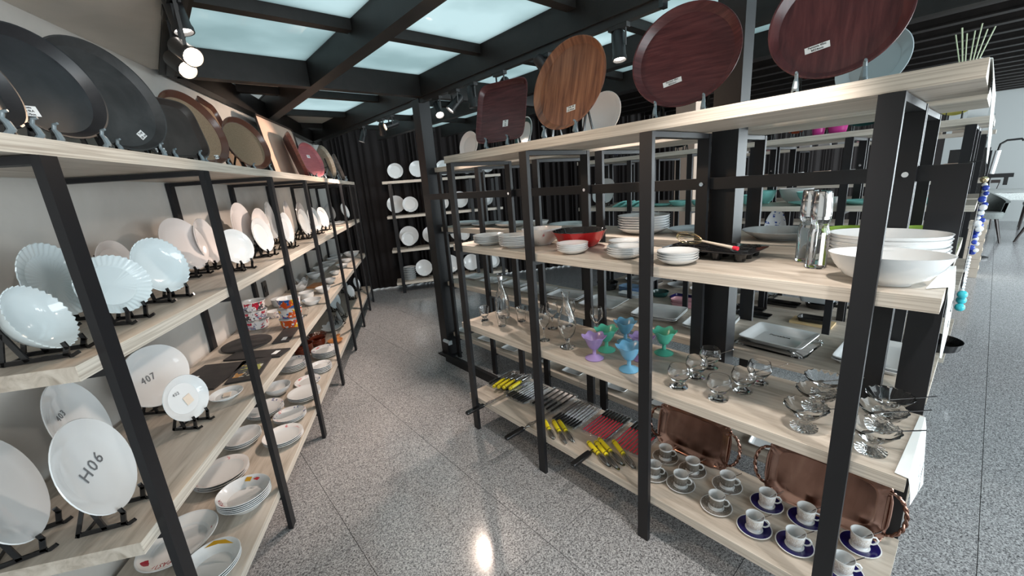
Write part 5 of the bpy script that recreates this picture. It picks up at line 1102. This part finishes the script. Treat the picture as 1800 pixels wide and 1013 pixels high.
def chair(lab, x, y, rz, arm):
    t = empty('dining_chair', lab, 'chair', (x, y, 0), rz)
    if arm:
        obj('seat', G().rings([(None, .38), (.01, .38), (0, .41), (0, .46), (.02, .48), (None, .48)], 32, 4, .27, .26, inset=True).mesh('seat', 'fabric', True), t)
        g = G(); n_ = 20
        for k in range(n_+1):
            a = R(-110+220*k/n_); hh = .80-.18*abs(math.sin(a*.82))
            for r, z in ((.27, .42), (.30, hh), (.25, hh), (.225, .46)): g.v.append((-r*math.cos(a), r*math.sin(a), z))
        for k in range(n_):
            for q in range(4): g.f.append([k*4+q, (k+1)*4+q, (k+1)*4+(q+1) % 4, k*4+(q+1) % 4]); g.m.append(0)
        obj('backrest', g.mesh('backrest', 'fabric', True), t)
        for sx in (-1, 1):
            for sy in (-1, 1): obj('leg', G().tube([(sx*.18, sy*.18, .38), (sx*.27, sy*.27, 0)], [.022, .012], 8).mesh('leg', 'darkwood'), t)
    else:
        obj('seat', G().quad_box(-.21, .21, -.21, .21, .43, .47).mesh('seat', 'fabric'), t)
        obj('top_rail', G().quad_box(.19, .21, -.21, .21, .83, .89).mesh('top_rail', 'darkwood'), t)
        for k in range(6):
            s = 1 if k % 2 else -1; y0 = -.17+.068*k
            obj('back_slat', G().bar((.20, y0-s*.03, .47), (.20, y0+s*.03, .84), .012, .012).mesh('slat', 'darkwood'), t)
        for sx in (-1, 1):
            for sy in (-1, 1): obj('leg', G().tube([(sx*.18, sy*.18, .43), (sx*.20, sy*.20, 0)], [.018, .012], 8).mesh('leg', 'darkwood'), t)
chair('grey upholstered tub chair with splayed dark legs by the far table', 10.25, -0.75, 2.3, True)
chair('grey upholstered tub chair pushed in at the near side of the far table', 10.35, 0.05, PI, True)
chair('dark chair with crossed back slats behind the far table', 12.05, 0.1, 0, False)
chair('dark chair with crossed back slats at the right of the far table', 12.05, -0.65, 0, False)
t = empty('security_camera', 'white dome security camera high on the far grey wall', 'camera', (12.9, -0.35, 2.62))
obj('mount', G().quad_box(-.05, .3, -.06, .06, .0, .06).mesh('mount', 'label'), t); obj('dome', G().rings([(0, -.11), (.5, -.10), (.9, -.05), (1, 0), (0, 0)], 20, a=.08, b=.08).mesh('dome', 'label', True), t); obj('lens', G().rings([(0, -.125), (.8, -.12), (1, -.09), (0, -.09)], 16, a=.035, b=.035).mesh('lens', 'blackp', True), t)
t = empty('wall_lamp_stand', 'black curved lamp stand with white tube near the far wall', 'lamp', (8.6, 0.02, 0))
obj('base', G().rings([(0, 0), (1, 0), (1, .02), (.2, .03), (0, .03)], 24, a=.14, b=.14).mesh('base', 'blackmetal', True), t)
obj('pole', G().tube([(0, 0, .03), (0, 0, 1.15)], .012, 8).mesh('pole', 'blackmetal'), t)
obj('white_tube', G().tube([(0, 0, 1.15), (0, -0.02, 1.45)], .028, 10).mesh('tube', 'label'), t)
obj('arm', G().tube([(0, -0.02, 1.45), (0, -.03, 1.53), (0, -.08, 1.57), (0, -.20, 1.575), (0, -.22, 1.55)], .013, 8).mesh('arm', 'blackmetal', True), t)
obj('clamp', G().quad_box(-.04, .04, -.20, .05, 1.10, 1.15).quad_box(-.02, .02, -.16, -.12, 1.0, 1.10).mesh('clamp', 'blackmetal'), t)
t = empty('black_cabinet', 'tall narrow black cabinet beside the lamp stand at the rack end', 'cabinet', (7.9, 0.20, 0))
obj('body', G().quad_box(-.2, .2, -.14, .2, 0, 1.5).mesh('body', 'blackmetal'), t); obj('door', G().quad_box(-.18, .18, -.155, -.14, .05, 1.46).mesh('door', 'steel'), t)
for i in range(6):
    flat('storage_box', G().quad_box(-.12, .12, -.14, .14, 0, .105).quad_box(-.125, .125, -.145, .145, .085, .108).mesh('storage_box', 'cream'), 'brown cardboard box in the pile by the black cabinet, %s' % ORD[i], 'box', 7.35, 0.10, 0.001+i*0.110)
